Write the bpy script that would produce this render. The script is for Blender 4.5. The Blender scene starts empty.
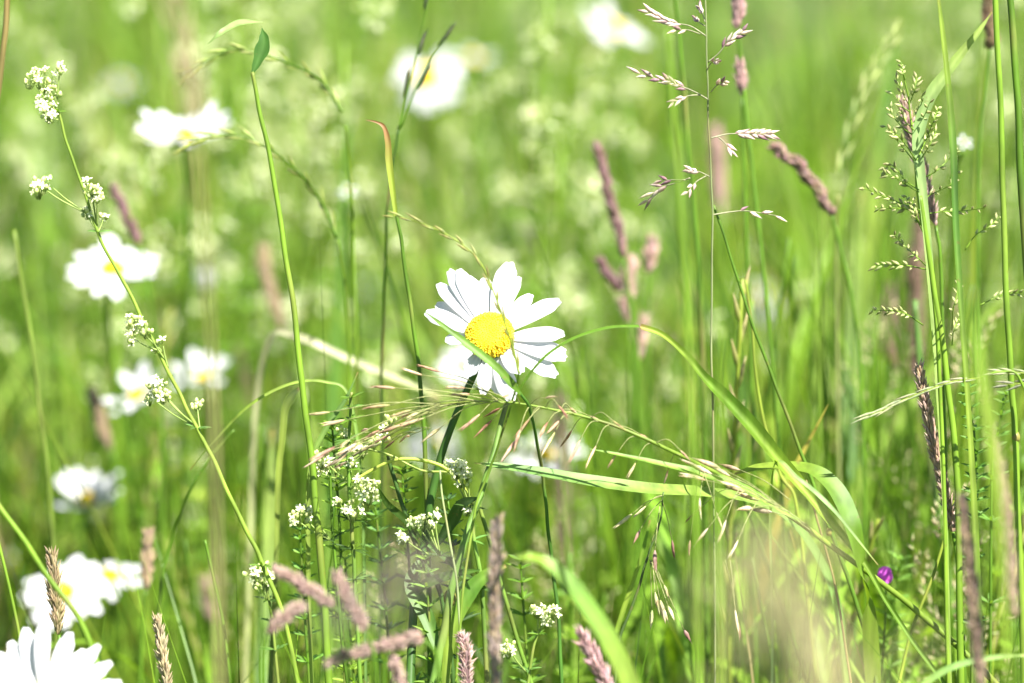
import bpy, math, random
import numpy as np
from mathutils import Vector, Matrix, Quaternion
R = math.radians
random.seed(11); rng = np.random.default_rng(5)
scene = bpy.context.scene
COL = scene.collection

# ------------------------------------------------------------------ camera
CAM_H, PITCH, FOCAL, FOCUS = 0.745, 16.0, 105.0, 0.92
W0, H0 = 1024, 683
cd = bpy.data.cameras.new("camera"); cam = bpy.data.objects.new("camera", cd); COL.objects.link(cam)
cam.location = (0, 0, CAM_H); cam.rotation_euler = (R(90 - PITCH), 0, 0)
cd.lens = FOCAL; cd.sensor_width = 36; cd.clip_start = 0.02; cd.clip_end = 500
cd.dof.use_dof = True; cd.dof.focus_distance = FOCUS; cd.dof.aperture_fstop = 6.6; cd.dof.aperture_blades = 9
scene.camera = cam
PXM = W0 * FOCAL / 36.0

# ------------------------------------------------------------------ sky and sun
SUN = Vector((0.36, -0.36, 0.86)).normalized()
elev = math.asin(SUN.z); azim = math.atan2(SUN.x, SUN.y)
world = bpy.data.worlds.new("World"); scene.world = world; world.use_nodes = True
nt = world.node_tree
sky = nt.nodes.new("ShaderNodeTexSky"); sky.sky_type = 'NISHITA'; sky.sun_disc = False
sky.sun_elevation = elev; sky.sun_rotation = azim
nt.links.new(sky.outputs[0], nt.nodes["Background"].inputs[0]); nt.nodes["Background"].inputs[1].default_value = 0.05
sl = bpy.data.lights.new("sun", 'SUN'); sl.energy = 5.0; sl.angle = R(0.5); sl.color = (1, 0.96, 0.88)
so = bpy.data.objects.new("sun", sl); COL.objects.link(so); so.rotation_euler = SUN.to_track_quat('Z', 'Y').to_euler()
scene.view_settings.view_transform = 'Standard'; scene.view_settings.look = 'None'
scene.view_settings.exposure = 1.92; scene.view_settings.gamma = 1.0
scene.render.engine = 'CYCLES'
scene.cycles.use_denoising = True
scene.cycles.max_bounces = 7; scene.cycles.diffuse_bounces = 5; scene.cycles.transmission_bounces = 5

# ------------------------------------------------------------------ helpers
cx_, sx_ = math.cos(R(PITCH)), math.sin(R(PITCH))
RIGHT = Vector((1, 0, 0)); UP = Vector((0, sx_, cx_)); FWD = Vector((0, cx_, -sx_)); CAM = Vector((0, 0, CAM_H))
def P(px, py, d=FOCUS):
    return CAM + FWD * d + RIGHT * ((px - W0 / 2) * d / PXM) + UP * ((H0 / 2 - py) * d / PXM)
def M(px, d=FOCUS): return px * d / PXM
def rnd(a, b): return random.uniform(a, b)
def rv(s=1.0): return Vector((rnd(-s, s), rnd(-s, s), rnd(-s, s)))

def smooth(pts, n=8):
    pts = [Vector(p) for p in pts]
    if len(pts) == 2: return [pts[0].lerp(pts[1], k / n) for k in range(n + 1)]
    q = [pts[0] * 2 - pts[1]] + pts + [pts[-1] * 2 - pts[-2]]
    out = []
    for i in range(1, len(q) - 2):
        a, b, c, d = q[i - 1], q[i], q[i + 1], q[i + 2]
        for k in range(n):
            t = k / n
            out.append(0.5 * ((2 * b) + (c - a) * t + (2 * a - 5 * b + 4 * c - d) * t * t + (3 * b - a - 3 * c + d) * t ** 3))
    out.append(pts[-1]); return out
def line(pix, d=FOCUS, n=8):
    """pixel polyline (px, py[, depth]) into a smooth world polyline"""
    return smooth([P(p[0], p[1], p[2] if len(p) > 2 else d) for p in pix], n)
def ground(pts):
    """carry a stem on down to the soil from its last point, keeping its lean at first"""
    e = pts[-1]; k = pts[-min(len(pts), 5)]
    dr = (e - k).normalized()
    if dr.z > -0.35: dr = Vector((dr.x, dr.y, -0.5)).normalized()
    h = e.z
    m = e + dr * h * 0.35
    g = Vector((m.x + dr.x * h * 0.22, m.y + dr.y * h * 0.22, -0.004))
    ex = smooth([k, e, m, g], 6)
    return pts + ex[7:]

class MB:
    def __init__(s): s.v = []; s.f = []; s.c = []
    def add(s, vs, fs, col):
        o = len(s.v); s.v += [tuple(x) for x in vs]; s.f += [tuple(i + o for i in f) for f in fs]
        s.c += ([col] * len(vs)) if not isinstance(col, list) else col
    def build(s, name, mat, parent=None, base=None, flat=False):
        base = base if base is not None else (parent.location if parent and parent.type == 'EMPTY' else (parent['_b'] if parent and '_b' in parent else (0, 0, 0)))
        base = Vector(base)
        me = bpy.data.meshes.new(name)
        me.from_pydata([(x - base.x, y - base.y, z - base.z) for x, y, z in s.v], [], s.f)
        ca = me.color_attributes.new("tint", 'FLOAT_COLOR', 'POINT')
        a = np.ones((len(s.v), 4), dtype=np.float32); a[:, :3] = np.array(s.c, dtype=np.float32)
        ca.data.foreach_set("color", a.ravel())
        if not flat: me.shade_smooth()
        me.materials.append(mat)
        o = bpy.data.objects.new(name, me); COL.objects.link(o)
        if parent: o.parent = parent
        else: o.location = base
        return o

def jit(c, s=0.12):
    k = 1 + rnd(-s, s); return tuple(max(0.0, x * k * (1 + rnd(-s, s) * 0.4)) for x in c)
def mixc(a, b, t): return tuple(x + (y - x) * t for x, y in zip(a, b))
def frame(t, hint=Vector((0.3, -1, 0.2))):
    t = t.normalized(); s = t.cross(hint)
    if s.length < 1e-4: s = t.cross(Vector((1, 0, 0)))
    s.normalize(); return t, s, s.cross(t).normalized()
def radii(n, r0, r1): return [r0 + (r1 - r0) * k / max(1, n - 1) for k in range(n)]
def tube(mb, pts, r, col, sides=7, cfun=None):
    n = len(pts); vs = []; cs = []
    if not isinstance(r, (list, tuple)): r = [r] * n
    for i, p in enumerate(pts):
        t = (pts[min(i + 1, n - 1)] - pts[max(i - 1, 0)]); t, s, b = frame(t)
        c = cfun(i / (n - 1)) if cfun else col
        for k in range(sides):
            a = 2 * math.pi * k / sides
            vs.append(p + (s * math.cos(a) + b * math.sin(a)) * r[i]); cs.append(c)
    fs = [(i * sides + k, i * sides + (k + 1) % sides, (i + 1) * sides + (k + 1) % sides, (i + 1) * sides + k) for i in range(n - 1) for k in range(sides)]
    fs.append(tuple(reversed(range(sides)))); fs.append(tuple((n - 1) * sides + k for k in range(sides)))
    mb.add(vs, fs, cs)
def blade(mb, pts, wid, col, face=None, fold=0.25, twist=0.0, cfun=None, rib=0.0):
    """grass blade: ribbon with a keel; face = direction its flat side looks to; five verts across"""
    n = len(pts); vs = []; cs = []; face = face or Vector((0, -0.8, 0.6))
    if not isinstance(wid, (list, tuple)): wid = [wid * min(1, 0.04 + 3.2 * (1 - k / (n - 1))) * (0.55 + 0.45 * min(1, k / (n - 1) * 6)) for k in range(n)]
    for i, p in enumerate(pts):
        t = (pts[min(i + 1, n - 1)] - pts[max(i - 1, 0)]).normalized()
        s = t.cross(face)
        s = s.normalized() if s.length > 1e-4 else Vector((1, 0, 0))
        nn = s.cross(t)
        if twist:
            q = Quaternion(t, twist * i / (n - 1)); s = q @ s; nn = q @ nn
        c = cfun(i / (n - 1)) if cfun else col
        w = wid[i] * 0.5
        for k, u in enumerate((-1, -0.5, 0, 0.5, 1)):
            vs.append(p + s * (w * u) + nn * (w * fold * (abs(u) - (0.12 if k in (1, 3) else 0)))); cs.append(mixc(c, (c[0] * 1.5 + .03, c[1] * 1.35 + .03, c[2] * 1.5 + .02), rib) if k == 2 else c)
    fs = [(i * 5 + k, i * 5 + k + 1, (i + 1) * 5 + k + 1, (i + 1) * 5 + k) for i in range(n - 1) for k in range(4)]
    mb.add(vs, fs, cs)
def widths(n, ws):
    """width profile from key widths spread evenly"""
    out = []
    for k in range(n):
        x = k / (n - 1) * (len(ws) - 1); i = min(int(x), len(ws) - 2); f = x - i; f = f * f * (3 - 2 * f)
        out.append(ws[i] + (ws[i + 1] - ws[i]) * f)
    return out
SPK = [(0.0, .2), (.16, .72), (.36, 1.0), (.6, .74), (.82, .34), (1.0, .03)]
def spikelet(mb, p, dr, L, w, col, tip=None, sides=5, awn=0.0, prof=SPK):
    t, s, b = frame(dr, Vector((0.5, -1, 0.3)) + rv(0.3)); vs = []; cs = []
    for h, r in prof:
        for k in range(sides):
            a = 2 * math.pi * k / sides
            vs.append(p + t * (L * h) + (s * math.cos(a) + b * math.sin(a) * 0.7) * (w * 0.5 * r)); cs.append(mixc(col, tip or col, h))
    n = len(prof)
    fs = [(i * sides + k, i * sides + (k + 1) % sides, (i + 1) * sides + (k + 1) % sides, (i + 1) * sides + k) for i in range(n - 1) for k in range(sides)]
    fs.append(tuple((n - 1) * sides + k for k in range(sides)))
    mb.add(vs, fs, cs)
    if awn: tube(mb, [p + t * (L * 0.8), p + t * (L * 0.8 + awn)], [w * 0.06, w * 0.02], tip or col, 3)
PRF4 = [(0, .3), (.35, 1), (1.0, .05)]
def small_spk(mb, p, dr, L, w, col, tip=None): spikelet(mb, p, dr, L, w, col, tip, 4, 0, PRF4)

# ------------------------------------------------------------------ materials (base colour comes from each mesh's own tint, varied by noise)
def material(name, rough=0.5, trans=0.0, tcol=(1.25, 1.2, 0.6), noise=260, amt=0.28, spec=0.5, coat=0.0, stretch=(1, 1, 0.12), spots=0.0):
    m = bpy.data.materials.new(name); m.use_nodes = True; n = m.node_tree.nodes; l = m.node_tree.links
    b = n["Principled BSDF"]; out = n["Material Output"]
    at = n.new("ShaderNodeAttribute"); at.attribute_name = "tint"
    tc = n.new("ShaderNodeTexCoord"); mp = n.new("ShaderNodeMapping"); mp.inputs['Scale'].default_value = stretch
    l.new(tc.outputs['Object'], mp.inputs[0])
    no = n.new("ShaderNodeTexNoise"); no.inputs['Scale'].default_value = noise; no.inputs['Detail'].default_value = 3
    l.new(mp.outputs[0], no.inputs['Vector'])
    mr = n.new("ShaderNodeMapRange"); mr.inputs['From Min'].default_value = 0.3; mr.inputs['From Max'].default_value = 0.7
    mr.inputs['To Min'].default_value = 1 - amt; mr.inputs['To Max'].default_value = 1 + amt
    l.new(no.outputs['Fac'], mr.inputs['Value'])
    mu = n.new("ShaderNodeVectorMath"); mu.operation = 'SCALE'; l.new(at.outputs['Color'], mu.inputs[0]); l.new(mr.outputs[0], mu.inputs['Scale'])
    colout = mu.outputs[0]
    if spots:
        n2 = n.new("ShaderNodeTexNoise"); n2.inputs['Scale'].default_value = 420; l.new(tc.outputs['Object'], n2.inputs['Vector'])
        r2 = n.new("ShaderNodeMapRange"); r2.inputs['From Min'].default_value = 0.68; r2.inputs['From Max'].default_value = 0.74; r2.inputs['To Max'].default_value = spots
        l.new(n2.outputs['Fac'], r2.inputs['Value'])
        mx = n.new("ShaderNodeMix"); mx.data_type = 'RGBA'; l.new(r2.outputs[0], mx.inputs['Factor']); l.new(colout, mx.inputs[6]); mx.inputs[7].default_value = (.16, .11, .04, 1)
        colout = mx.outputs[2]
    l.new(colout, b.inputs['Base Color'])
    b.inputs['Roughness'].default_value = rough; b.inputs['Specular IOR Level'].default_value = spec
    bp = n.new("ShaderNodeBump"); bp.inputs['Strength'].default_value = 0.25; bp.inputs['Distance'].default_value = 0.0004
    l.new(no.outputs['Fac'], bp.inputs['Height']); l.new(bp.outputs[0], b.inputs['Normal'])
    if trans:
        tr = n.new("ShaderNodeBsdfTranslucent"); m2 = n.new("ShaderNodeVectorMath"); m2.operation = 'MULTIPLY'
        m2.inputs[1].default_value = tcol; l.new(colout, m2.inputs[0]); l.new(m2.outputs[0], tr.inputs['Color'])
        mx = n.new("ShaderNodeMixShader"); mx.inputs[0].default_value = trans
        l.new(b.outputs[0], mx.inputs[1]); l.new(tr.outputs[0], mx.inputs[2]); l.new(mx.outputs[0], out.inputs['Surface'])
    return m
M_LEAF = material("grass_leaf", 0.5, 0.38, (1.6, 1.6, 0.6), spots=0.5, spec=.35)
M_BACK = material("meadow_leaf", 0.42, 0.36, (1.6, 1.65, 0.6), noise=60, spec=.28)
M_STEM = material("green_stem", 0.45, 0.25, (1.5, 1.5, 0.5), spots=0.35, spec=.3)
M_PETAL = material("white_petal", 0.6, 0.35, (1.0, 1.0, 0.98), noise=500, amt=0.03, spec=0.25, stretch=(1, 1, 1))
M_DISC = material("yellow_florets", 0.6, 0.15, (1.1, 0.9, 0.3), noise=900, amt=0.2, spec=0.2, stretch=(1, 1, 1))
M_FLOR = material("small_white_florets", 0.6, 0.35, (1.05, 1.05, 0.8), noise=700, amt=0.08, spec=0.2, stretch=(1, 1, 1))
M_HUSK = material("dry_husk", 0.5, 0.3, (1.3, 1.15, 0.85), noise=900, amt=0.35, spec=0.4)
M_VETCH = material("violet_petal", 0.6, 0.35, (1.2, 0.8, 1.2), noise=600, amt=0.15, stretch=(1, 1, 1))

G_MID = (.082, .170, .012); G_LT = (.165, .285, .024); G_YEL = (.23, .30, .035); G_DK = (.028, .066, .006); G_BLU = (.10, .20, .04)
TAN = (.38, .30, .17); PINK = (.34, .21, .20); BROWN = (.16, .09, .055); STRAW = (.42, .36, .22); WHITE = (.60, .605, .63)
CREAM = (.80, .80, .62); BUD = (.42, .52, .14); PURP = (.26, .15, .16)

def thing(name, label, cat, base, group=None):
    if name.endswith(('grass', 'stem', 'spike', 'panicle')): name = {'grass_stem': 'slender_grass_plant', 'tall_grass_stem': 'tall_grass_plant', 'grass_sheath_stem': 'sheathed_grass_plant',
        'dark_grass_stem': 'dark_grass_plant', 'ryegrass_stem': 'ryegrass_plant', 'wild_barley_spike': 'wild_barley_plant', 'soft_plain_stem': 'plain_grass_plant'}.get(name, name + '_plant')
    o = bpy.data.objects.new(name, None); COL.objects.link(o); o.empty_display_size = 0.01
    o.location = base; o['label'] = label; o['category'] = cat
    if group: o['group'] = group
    return o
def tag(o, label, cat, group=None):
    o['label'] = label; o['category'] = cat
    if group: o['group'] = group
    return o

# ------------------------------------------------------------------ ground
gm = bpy.data.materials.new("meadow_soil"); gm.use_nodes = True
n = gm.node_tree.nodes; l = gm.node_tree.links
no = n.new("ShaderNodeTexNoise"); no.inputs['Scale'].default_value = 14; no.inputs['Detail'].default_value = 8
tcg = n.new("ShaderNodeTexCoord"); l.new(tcg.outputs['Object'], no.inputs['Vector'])
cr = n.new("ShaderNodeValToRGB"); cr.color_ramp.elements[0].position = .35; cr.color_ramp.elements[0].color = (.03, .05, .012, 1)
cr.color_ramp.elements[1].position = .7; cr.color_ramp.elements[1].color = (.10, .16, .03, 1)
l.new(no.outputs['Fac'], cr.inputs[0]); l.new(cr.outputs[0], n["Principled BSDF"].inputs['Base Color']); n["Principled BSDF"].inputs['Roughness'].default_value = .9
me = bpy.data.meshes.new("ground"); N = 40
gv = []; gf = []
for i in range(N + 1):
    for j in range(N + 1):
        u = (i / N * 2 - 1); v = (j / N * 2 - 1)
        x = math.copysign(abs(u) ** 3 * 250, u); y = math.copysign(abs(v) ** 3 * 250, v)
        r = math.hypot(x, y); z = 0 if r < 8 else 0.25 * math.sin(x * .05) * min(1, (r - 8) / 30)
        gv.append((x, y, z))
for i in range(N):
    for j in range(N): a = i * (N + 1) + j; gf.append((a, a + N + 1, a + N + 2, a + 1))
me.from_pydata(gv, [], gf); me.shade_smooth(); me.materials.append(gm)
o = bpy.data.objects.new("ground", me); COL.objects.link(o); o['kind'] = 'structure'

# ------------------------------------------------------------------ the uncountable sward (one object)
HEADS = []
def gap(x, y, h):
    """keep grass tips from standing right over a daisy head"""
    x = np.atleast_1d(x); y = np.atleast_1d(y); h = np.atleast_1d(h).copy()
    for c, r in HEADS:
        k = y / c.y
        hit = (y < c.y + .015) & (np.abs(x - c.x * k) < (r + .008) * k) & (h > CAM_H + (c.z - r - CAM_H) * k - .01) & (rng.random(len(x)) < .9)
        h[hit] = np.maximum(.05, (CAM_H + (c.z - r - CAM_H) * k - .02)[hit])
    return h
def sward(name, count, sampler, seg=7, wscale=1.0, ln=.25):
    x, y, h = sampler(count); h = gap(x, y, h); n_ = len(x)
    az = rng.uniform(0, 2 * np.pi, n_); lean = np.abs(rng.normal(0, ln, n_)) * h; w = rng.uniform(.0011, .0032, n_) * wscale
    broad = rng.random(n_) < .12; w[broad] *= 1.7
    t = np.linspace(0, 1, seg + 1)[None, :]
    dx = np.cos(az)[:, None]; dy = np.sin(az)[:, None]
    droop = rng.uniform(0, 1, n_)[:, None] ** 2 * 0.35
    px = x[:, None] + dx * lean[:, None] * t ** 2; py = y[:, None] + dy * lean[:, None] * t ** 2
    pz = h[:, None] * (t - droop * t ** 4)
    fa = rng.uniform(0, 2 * np.pi, n_)[:, None] + t * rng.uniform(-1.5, 1.5, n_)[:, None]
    wp = w[:, None] * np.minimum(1, 2.6 * (1 - t) + .03) * .5
    ex, ey = np.cos(fa) * wp, np.sin(fa) * wp
    L = np.stack([px - ex, py - ey, pz], -1); C = np.stack([px + ey * .35, py - ex * .35, pz], -1); Rr = np.stack([px + ex, py + ey, pz], -1)
    V = np.stack([L, C, Rr], 2).reshape(-1, 3)
    base = (np.arange(n_) * (seg + 1) * 3)[:, None, None]; row = (np.arange(seg) * 3)[None, :, None]
    q = np.array([[0, 1, 4, 3], [1, 2, 5, 4]])
    F = (base[..., None] + row[..., None] + q[None, None]).reshape(-1, 4)
    pal = np.array([G_MID, G_LT, G_YEL, G_DK, G_BLU, (.33, .27, .13), (.28, .40, .08)])
    idx = rng.choice(len(pal), n_, p=[.25, .20, .11, .23, .06, .05, .10])
    c = pal[idx] * rng.uniform(.8, 1.25, (n_, 1))
    c = np.repeat(c, (seg + 1) * 3, axis=0)
    me = bpy.data.meshes.new(name)
    me.vertices.add(len(V)); me.vertices.foreach_set("co", V.astype(np.float32).ravel())
    me.loops.add(F.size); me.loops.foreach_set("vertex_index", F.astype(np.int32).ravel())
    me.polygons.add(len(F)); me.polygons.foreach_set("loop_start", np.arange(0, F.size, 4, dtype=np.int32))
    me.polygons.foreach_set("use_smooth", np.ones(len(F), dtype=bool))
    me.update(calc_edges=True)
    a = np.ones((len(V), 4), dtype=np.float32); a[:, :3] = c
    ca = me.color_attributes.new("tint", 'FLOAT_COLOR', 'POINT'); ca.data.foreach_set("color", a.ravel())
    me.materials.append(M_BACK); o = bpy.data.objects.new(name, me); COL.objects.link(o); o['kind'] = 'stuff'
    return o
TANB = math.tan(R(PITCH)) 
def hray(y, py):   # height of the view ray through row py at ground distance y
    e = R(PITCH) + math.atan((py - H0 / 2) / PXM); return CAM_H - y * math.tan(e)
def s_far(c):
    y = 1.25 + (rng.random(c) ** 1.35) * 6.0
    x = rng.uniform(-1, 1, c) * (0.35 + 0.24 * y)
    m = rng.random(c) < .72; nc = 520; cy = 1.25 + rng.random(nc) ** 1.35 * 6.0; cxx = rng.uniform(-1, 1, nc) * (0.35 + 0.24 * cy); ci = rng.integers(0, nc, c)
    x = np.where(m, cxx[ci] + rng.normal(0, .022, c), x); y = np.where(m, cy[ci] + rng.normal(0, .022, c), y)
    h = rng.uniform(.12, .40, c); h[rng.random(c) < .18] *= 1.28
    return x, y, np.minimum(h, np.maximum(.14, .745 - y * .175 + rng.uniform(-.06, .05, c)) )
def s_near(c):
    y = rng.uniform(.80, 1.3, c); x = rng.uniform(-1, 1, c) * (0.12 + 0.25 * y)
    top = CAM_H - y * math.tan(R(PITCH) + math.atan(330 / PXM))
    h = top + rng.normal(-.01, .04, c)
    return x, y, np.clip(h, .1, .45)
def s_mid(c):
    y = 1.12 + rng.random(c) * .9; x = rng.uniform(-1, 1, c) * (0.10 + 0.21 * y)
    m = rng.random(c) < .6; ci = rng.integers(0, 46, c); x = np.where(m, x[ci] + rng.normal(0, .012, c), x); y = np.where(m, y[ci] + rng.normal(0, .015, c), y)
    top = CAM_H - y * math.tan(R(PITCH)) 
    return x, y, np.clip(top + rng.normal(-.015, .10, c), .12, .60)
# ------------------------------------------------------------------ daisies
def petal_mesh(mb, b, tip, W, nrm, bow=0.0, curl=0.0, nl=11, nw=9, col=WHITE, ph=0.0, end=0.0):
    ax = tip - b; L = ax.length; ax.normalize(); s = ax.cross(nrm).normalized(); nn = s.cross(ax).normalized()
    vs = []; cs = []
    for i in range(nl):
        t = i / (nl - 1)
        w = W * (0.42 + 0.58 * math.sin(min(1, t / .62) * math.pi / 2))
        if t > .72: w *= math.sqrt(max(0.0, 1 - ((t - .72) / .28) ** 2 * .55))
        for j in range(nw):
            u = j / (nw - 1) * 2 - 1
            tf = 1 - .11 * abs(u) ** 2.6 * t ** 3 - (.014 * (1 + math.cos((u - ph * .15) * math.pi * 2.0)) * t ** 8)
            ridge = math.cos(u * math.pi * 2.5) * .03 * W * (1 - .3 * t) * 2
            p = b + ax * (L * t * tf) + s * (u * w * .5) + nn * (bow * L * 4 * t * (1 - t) + end * L * t ** 4 + curl * W * (u * u) + ridge)
            vs.append(p)
            cs.append(mixc((.70, .76, .50), col, min(1, t * 7)))
    fs = [(i * nw + j, i * nw + j + 1, (i + 1) * nw + j + 1, (i + 1) * nw + j) for i in range(nl - 1) for j in range(nw - 1)]
    mb.add(vs, fs, cs)
def disc_mesh(mb, c, nrm, r, h, n=230, detail=True):
    t, s, b = frame(nrm, Vector((0, 0, 1)))
    vs = []; fs = []; rings = 8; sides = 24
    for i in range(rings + 1):
        a = i / rings
        z = h * (math.cos(a * math.pi / 2) ** .8 - .22 * math.exp(-(a / .28) ** 2)) if a < 1 else 0
        for k in range(sides):
            th = 2 * math.pi * k / sides; rr = r * math.sin(a * math.pi / 2) * .97
            vs.append(c + t * z + (s * math.cos(th) + b * math.sin(th)) * rr)
    fs = [(i * sides + k, i * sides + (k + 1) % sides, (i + 1) * sides + (k + 1) % sides, (i + 1) * sides + k) for i in range(rings) for k in range(sides)]
    mb.add(vs, fs, (.74, .50, .015))
    for k in range(n):
        a = math.sqrt((k + .5) / n); th = k * 2.39996 + rnd(-.09, .09) * (1 if detail else 0)
        el = a * math.pi / 2 * .98; rr = r * math.sin(el)
        z = h * (math.cos(el) ** .8 - .22 * math.exp(-(a / .28) ** 2))
        o = (s * math.cos(th) + b * math.sin(th))
        p = c + t * z + o * rr * .97
        dr = (t * (math.cos(el) + .15) + o * math.sin(el) * .8).normalized() + rv(.12)
        q = r * (.05 if detail else .075) * (1.0 if a > .45 else .75) * rnd(.8, 1.25)
        col = jit((.84, .68, .03) if a < .8 else (.82, .58, .02), .08)
        if detail:
            spikelet(mb, p - dr * q * .3, dr, q * 2.0, q * 1.5, col, jit((.92, .74, .05)), 5, 0, [(0, .8), (.5, 1.0), (.8, .9), (1, .3)])
        else:
            small_spk(mb, p - dr * q * .3, dr, q * 2.0, q * 1.6, col)

def daisy(label, head, nrm, Rf, n=20, group=None, seed=0, stem=None, tips=None, detail=False, petals=None, droop=0.0, stem_r=.0012, name="oxeye_daisy", gaps=0.0, stemcol=None, sd=None, pw=None):
    random.seed(100 + seed)
    nrm = Vector(nrm).normalized()
    if stem is None:
        back = head - nrm * .006
        gx = head + Vector((rnd(-.03, .03), rnd(-.01, .06), 0))
        stem = smooth([back, back - nrm * .02 + Vector((0, 0, -.015)), Vector((gx.x * .6 + head.x * .4, gx.y, head.z * .5)), Vector((gx.x, gx.y, -.004))], 8)
    base = stem[-1].copy(); base.z = 0
    t = thing(name, label, 'daisy', base, group)
    mb = MB(); sc_ = stemcol or G_MID; ns = len(stem)
    tube(mb, stem, [stem_r * (.85 + .35 * k / ns) for k in range(ns)], sc_, 8)
    mb.build('stem', M_STEM, t)
    # green cup behind the flower
    mb = MB(); tt, s, b = frame(nrm, Vector((0, 0, 1))); rd = Rf * .34
    vs = []; sides = 16
    for h, r_ in ((-.0, .95), (-.25, .93), (-.5, .7), (-.68, .3), (-.7, .12)):
        for k in range(sides):
            th = 2 * math.pi * k / sides
            vs.append(head + tt * (rd * h) + (s * math.cos(th) + b * math.sin(th)) * rd * r_)
    mb.add(vs, [(i * sides + k, (i + 1) * sides + k, (i + 1) * sides + (k + 1) % sides, i * sides + (k + 1) % sides) for i in range(4) for k in range(sides)], G_MID)
    mb.build('sepal_cup', M_STEM, t)
    for k in range(n):
        if tips is None:
            if rnd(0, 1) < gaps: continue
            th = 2 * math.pi * (k + rnd(-.25, .25)) / n
            o = s * math.cos(th) + b * math.sin(th)
            Lp = Rf * rnd(.9, 1.04)
            dz = rnd(-.26, .24) - droop
            tip = head + o * Lp + tt * (Lp * dz)
            b0 = head + o * rd * .78 + tt * .0003 * (k % 2)
            mb = MB(); petal_mesh(mb, b0, tip, Rf * (pw * rnd(.9, 1.1) if pw else rnd(.28, .36)), tt, rnd(.0, .06), rnd(-.05, .08), 8, 7, ph=rnd(-1, 1), end=-droop * .3)
            mb.build('petal', M_PETAL, t)
    if tips:
        for tp in tips:
            mb = MB(); petal_mesh(mb, *tp[0], **tp[1]); mb.build('petal', M_PETAL, t)
    mb = MB(); disc_mesh(mb, head + tt * .0004, nrm, rd if sd is None else sd, rd * .62, 620 if detail else 90, detail)
    mb.build('disc', M_DISC, t)
    return t

# main daisy ---------------------------------------------------------------
dc = P(490, 337, .918)
dn = (RIGHT * -.10 - FWD * .86 + UP * .42).normalized()
def onplane(px, py, off=0.0):
    """point on the flower's own (slightly dished) plane seen at px, py"""
    d0 = P(px, py, 1.0) - CAM
    k = (dc - CAM).dot(dn) / d0.dot(dn)
    return CAM + d0 * k + dn * off
tips = []
random.seed(4)
# tip x, tip y, width px, lift of the tip along the flower axis, bow
for (x, y, w, off, bow) in [
    (434, 296, 17, -.0045, .05), (448, 266, 16, -.0016, .07), (436, 279, 15, -.0030, .06), (458, 268, 16, .0002, .06), (468, 276, 18, .0008, .05), (484, 276, 17, -.001, .07),
    (511, 262, 21, .001, .08), (519, 272, 12, -.0030, .05), (532, 292, 14, -.0015, .06), (561, 300, 17, .0006, .05),
    (566, 336, 16, .001, .06), (567, 357, 17, -.001, .05), (557, 373, 18, -.0028, .05), (566, 346, 13, -.004, .03),
    (523, 376, 18, .0022, .04), (511, 396, 20, -.004, .06), (497, 388, 15, -.005, .04), (482, 391, 14, -.003, .06), (466, 372, 15, -.003, .04),
    (425, 313, 17, .0012, .06), (444, 338, 13, -.0012, .05)]:
    th = math.atan2(-(y - 337), x - 490)
    b0 = onplane(490 + 19 * math.cos(th), 338 - 17 * math.sin(th), off * .15)
    tips.append(((b0, onplane(x, y, off), M(w)*1.05, dn), dict(bow=bow, curl=rnd(-.06, .05), ph=rnd(-1.2, 1.2), nl=14, nw=11, end=rnd(-.03, .03))))
mstem = line([(487, 345, .925), (478, 366, .928), (466, 392, .93), (452, 425, .932), (440, 460, .933), (431, 500, .934), (424, 545, .934), (416, 580, .93), (412, 640, .925), (410, 690, .92)])
main = daisy("sharp white oxeye daisy with a yellow centre in the middle of the photo", dc, dn, .0225, 0, seed=1, stem=ground(mstem), tips=tips, detail=True, stem_r=.00125, stemcol=(.05, .12, .02), sd=M(24))
# leaves of the main daisy stem
def stem_leaf(parent, pts, w, col=G_DK, face=None, name='leaf', mat=None):
    mb = MB(); n = len(pts)
    blade(mb, pts, [w * math.sin(math.pi * min(1, .08 + k / (n - 1) * .9)) ** .8 + .0001 for k in range(n)], col, face, .3, rib=.4)
    return mb.build(name, mat or M_LEAF, parent)
stem_leaf(main, line([(425, 545, .93), (405, 520, .925), (388, 505, .92), (378, 488, .915)]), .0022)
stem_leaf(main, line([(428, 545, .93), (455, 565, .925), (470, 580, .92), (492, 592, .915)]), .0026, (.06, .13, .02))
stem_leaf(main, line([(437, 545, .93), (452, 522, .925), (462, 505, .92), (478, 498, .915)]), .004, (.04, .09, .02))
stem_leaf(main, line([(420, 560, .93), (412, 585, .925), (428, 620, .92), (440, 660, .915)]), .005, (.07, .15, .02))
stem_leaf(main, line([(412, 600, .93), (425, 585, .92), (452, 575, .915), (480, 570, .91)]), .003, (.07, .15, .02))

# the other daisies ----------------------------------------------------------
def BD(label, px, py, size, disc=None, up=.8, side=0.0, toward=.6, n=14, seed=0, droop=0.05, gaps=0.05, real=.0202, depth=None, pw=None, sdf=.205):
    d = depth or real * 2 * PXM / size
    if real > .01 and d > .9: HEADS.append((P(px, py, d), real))
    return daisy(label, P(px, py, d), RIGHT * side - FWD * toward + UP * up, real, n, 'oxeye daisies blurred in the meadow', seed, droop=droop, gaps=gaps, pw=pw, sd=real * sdf)
BD("white daisy facing up behind the thin tan stalk at upper left", 184, 138, 98, up=.95, toward=.42, seed=2, droop=-.28)
BD("tilted white daisy crossed by the long bedstraw stem below the dark spike", 113, 270, 100, up=.9, toward=.5, side=.1, seed=3, droop=-.1)
BD("small white daisy with an orange centre right of the slanting bedstraw stem", 202, 377, 66, up=.8, toward=.5, side=-.1, seed=4, droop=-.25, gaps=.2, real=.0152)
BD("half hidden white daisy left of the slanting bedstraw stem", 138, 396, 76, up=.7, toward=.4, side=-.4, seed=5, droop=-.3, gaps=.1, real=.0160)
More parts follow.
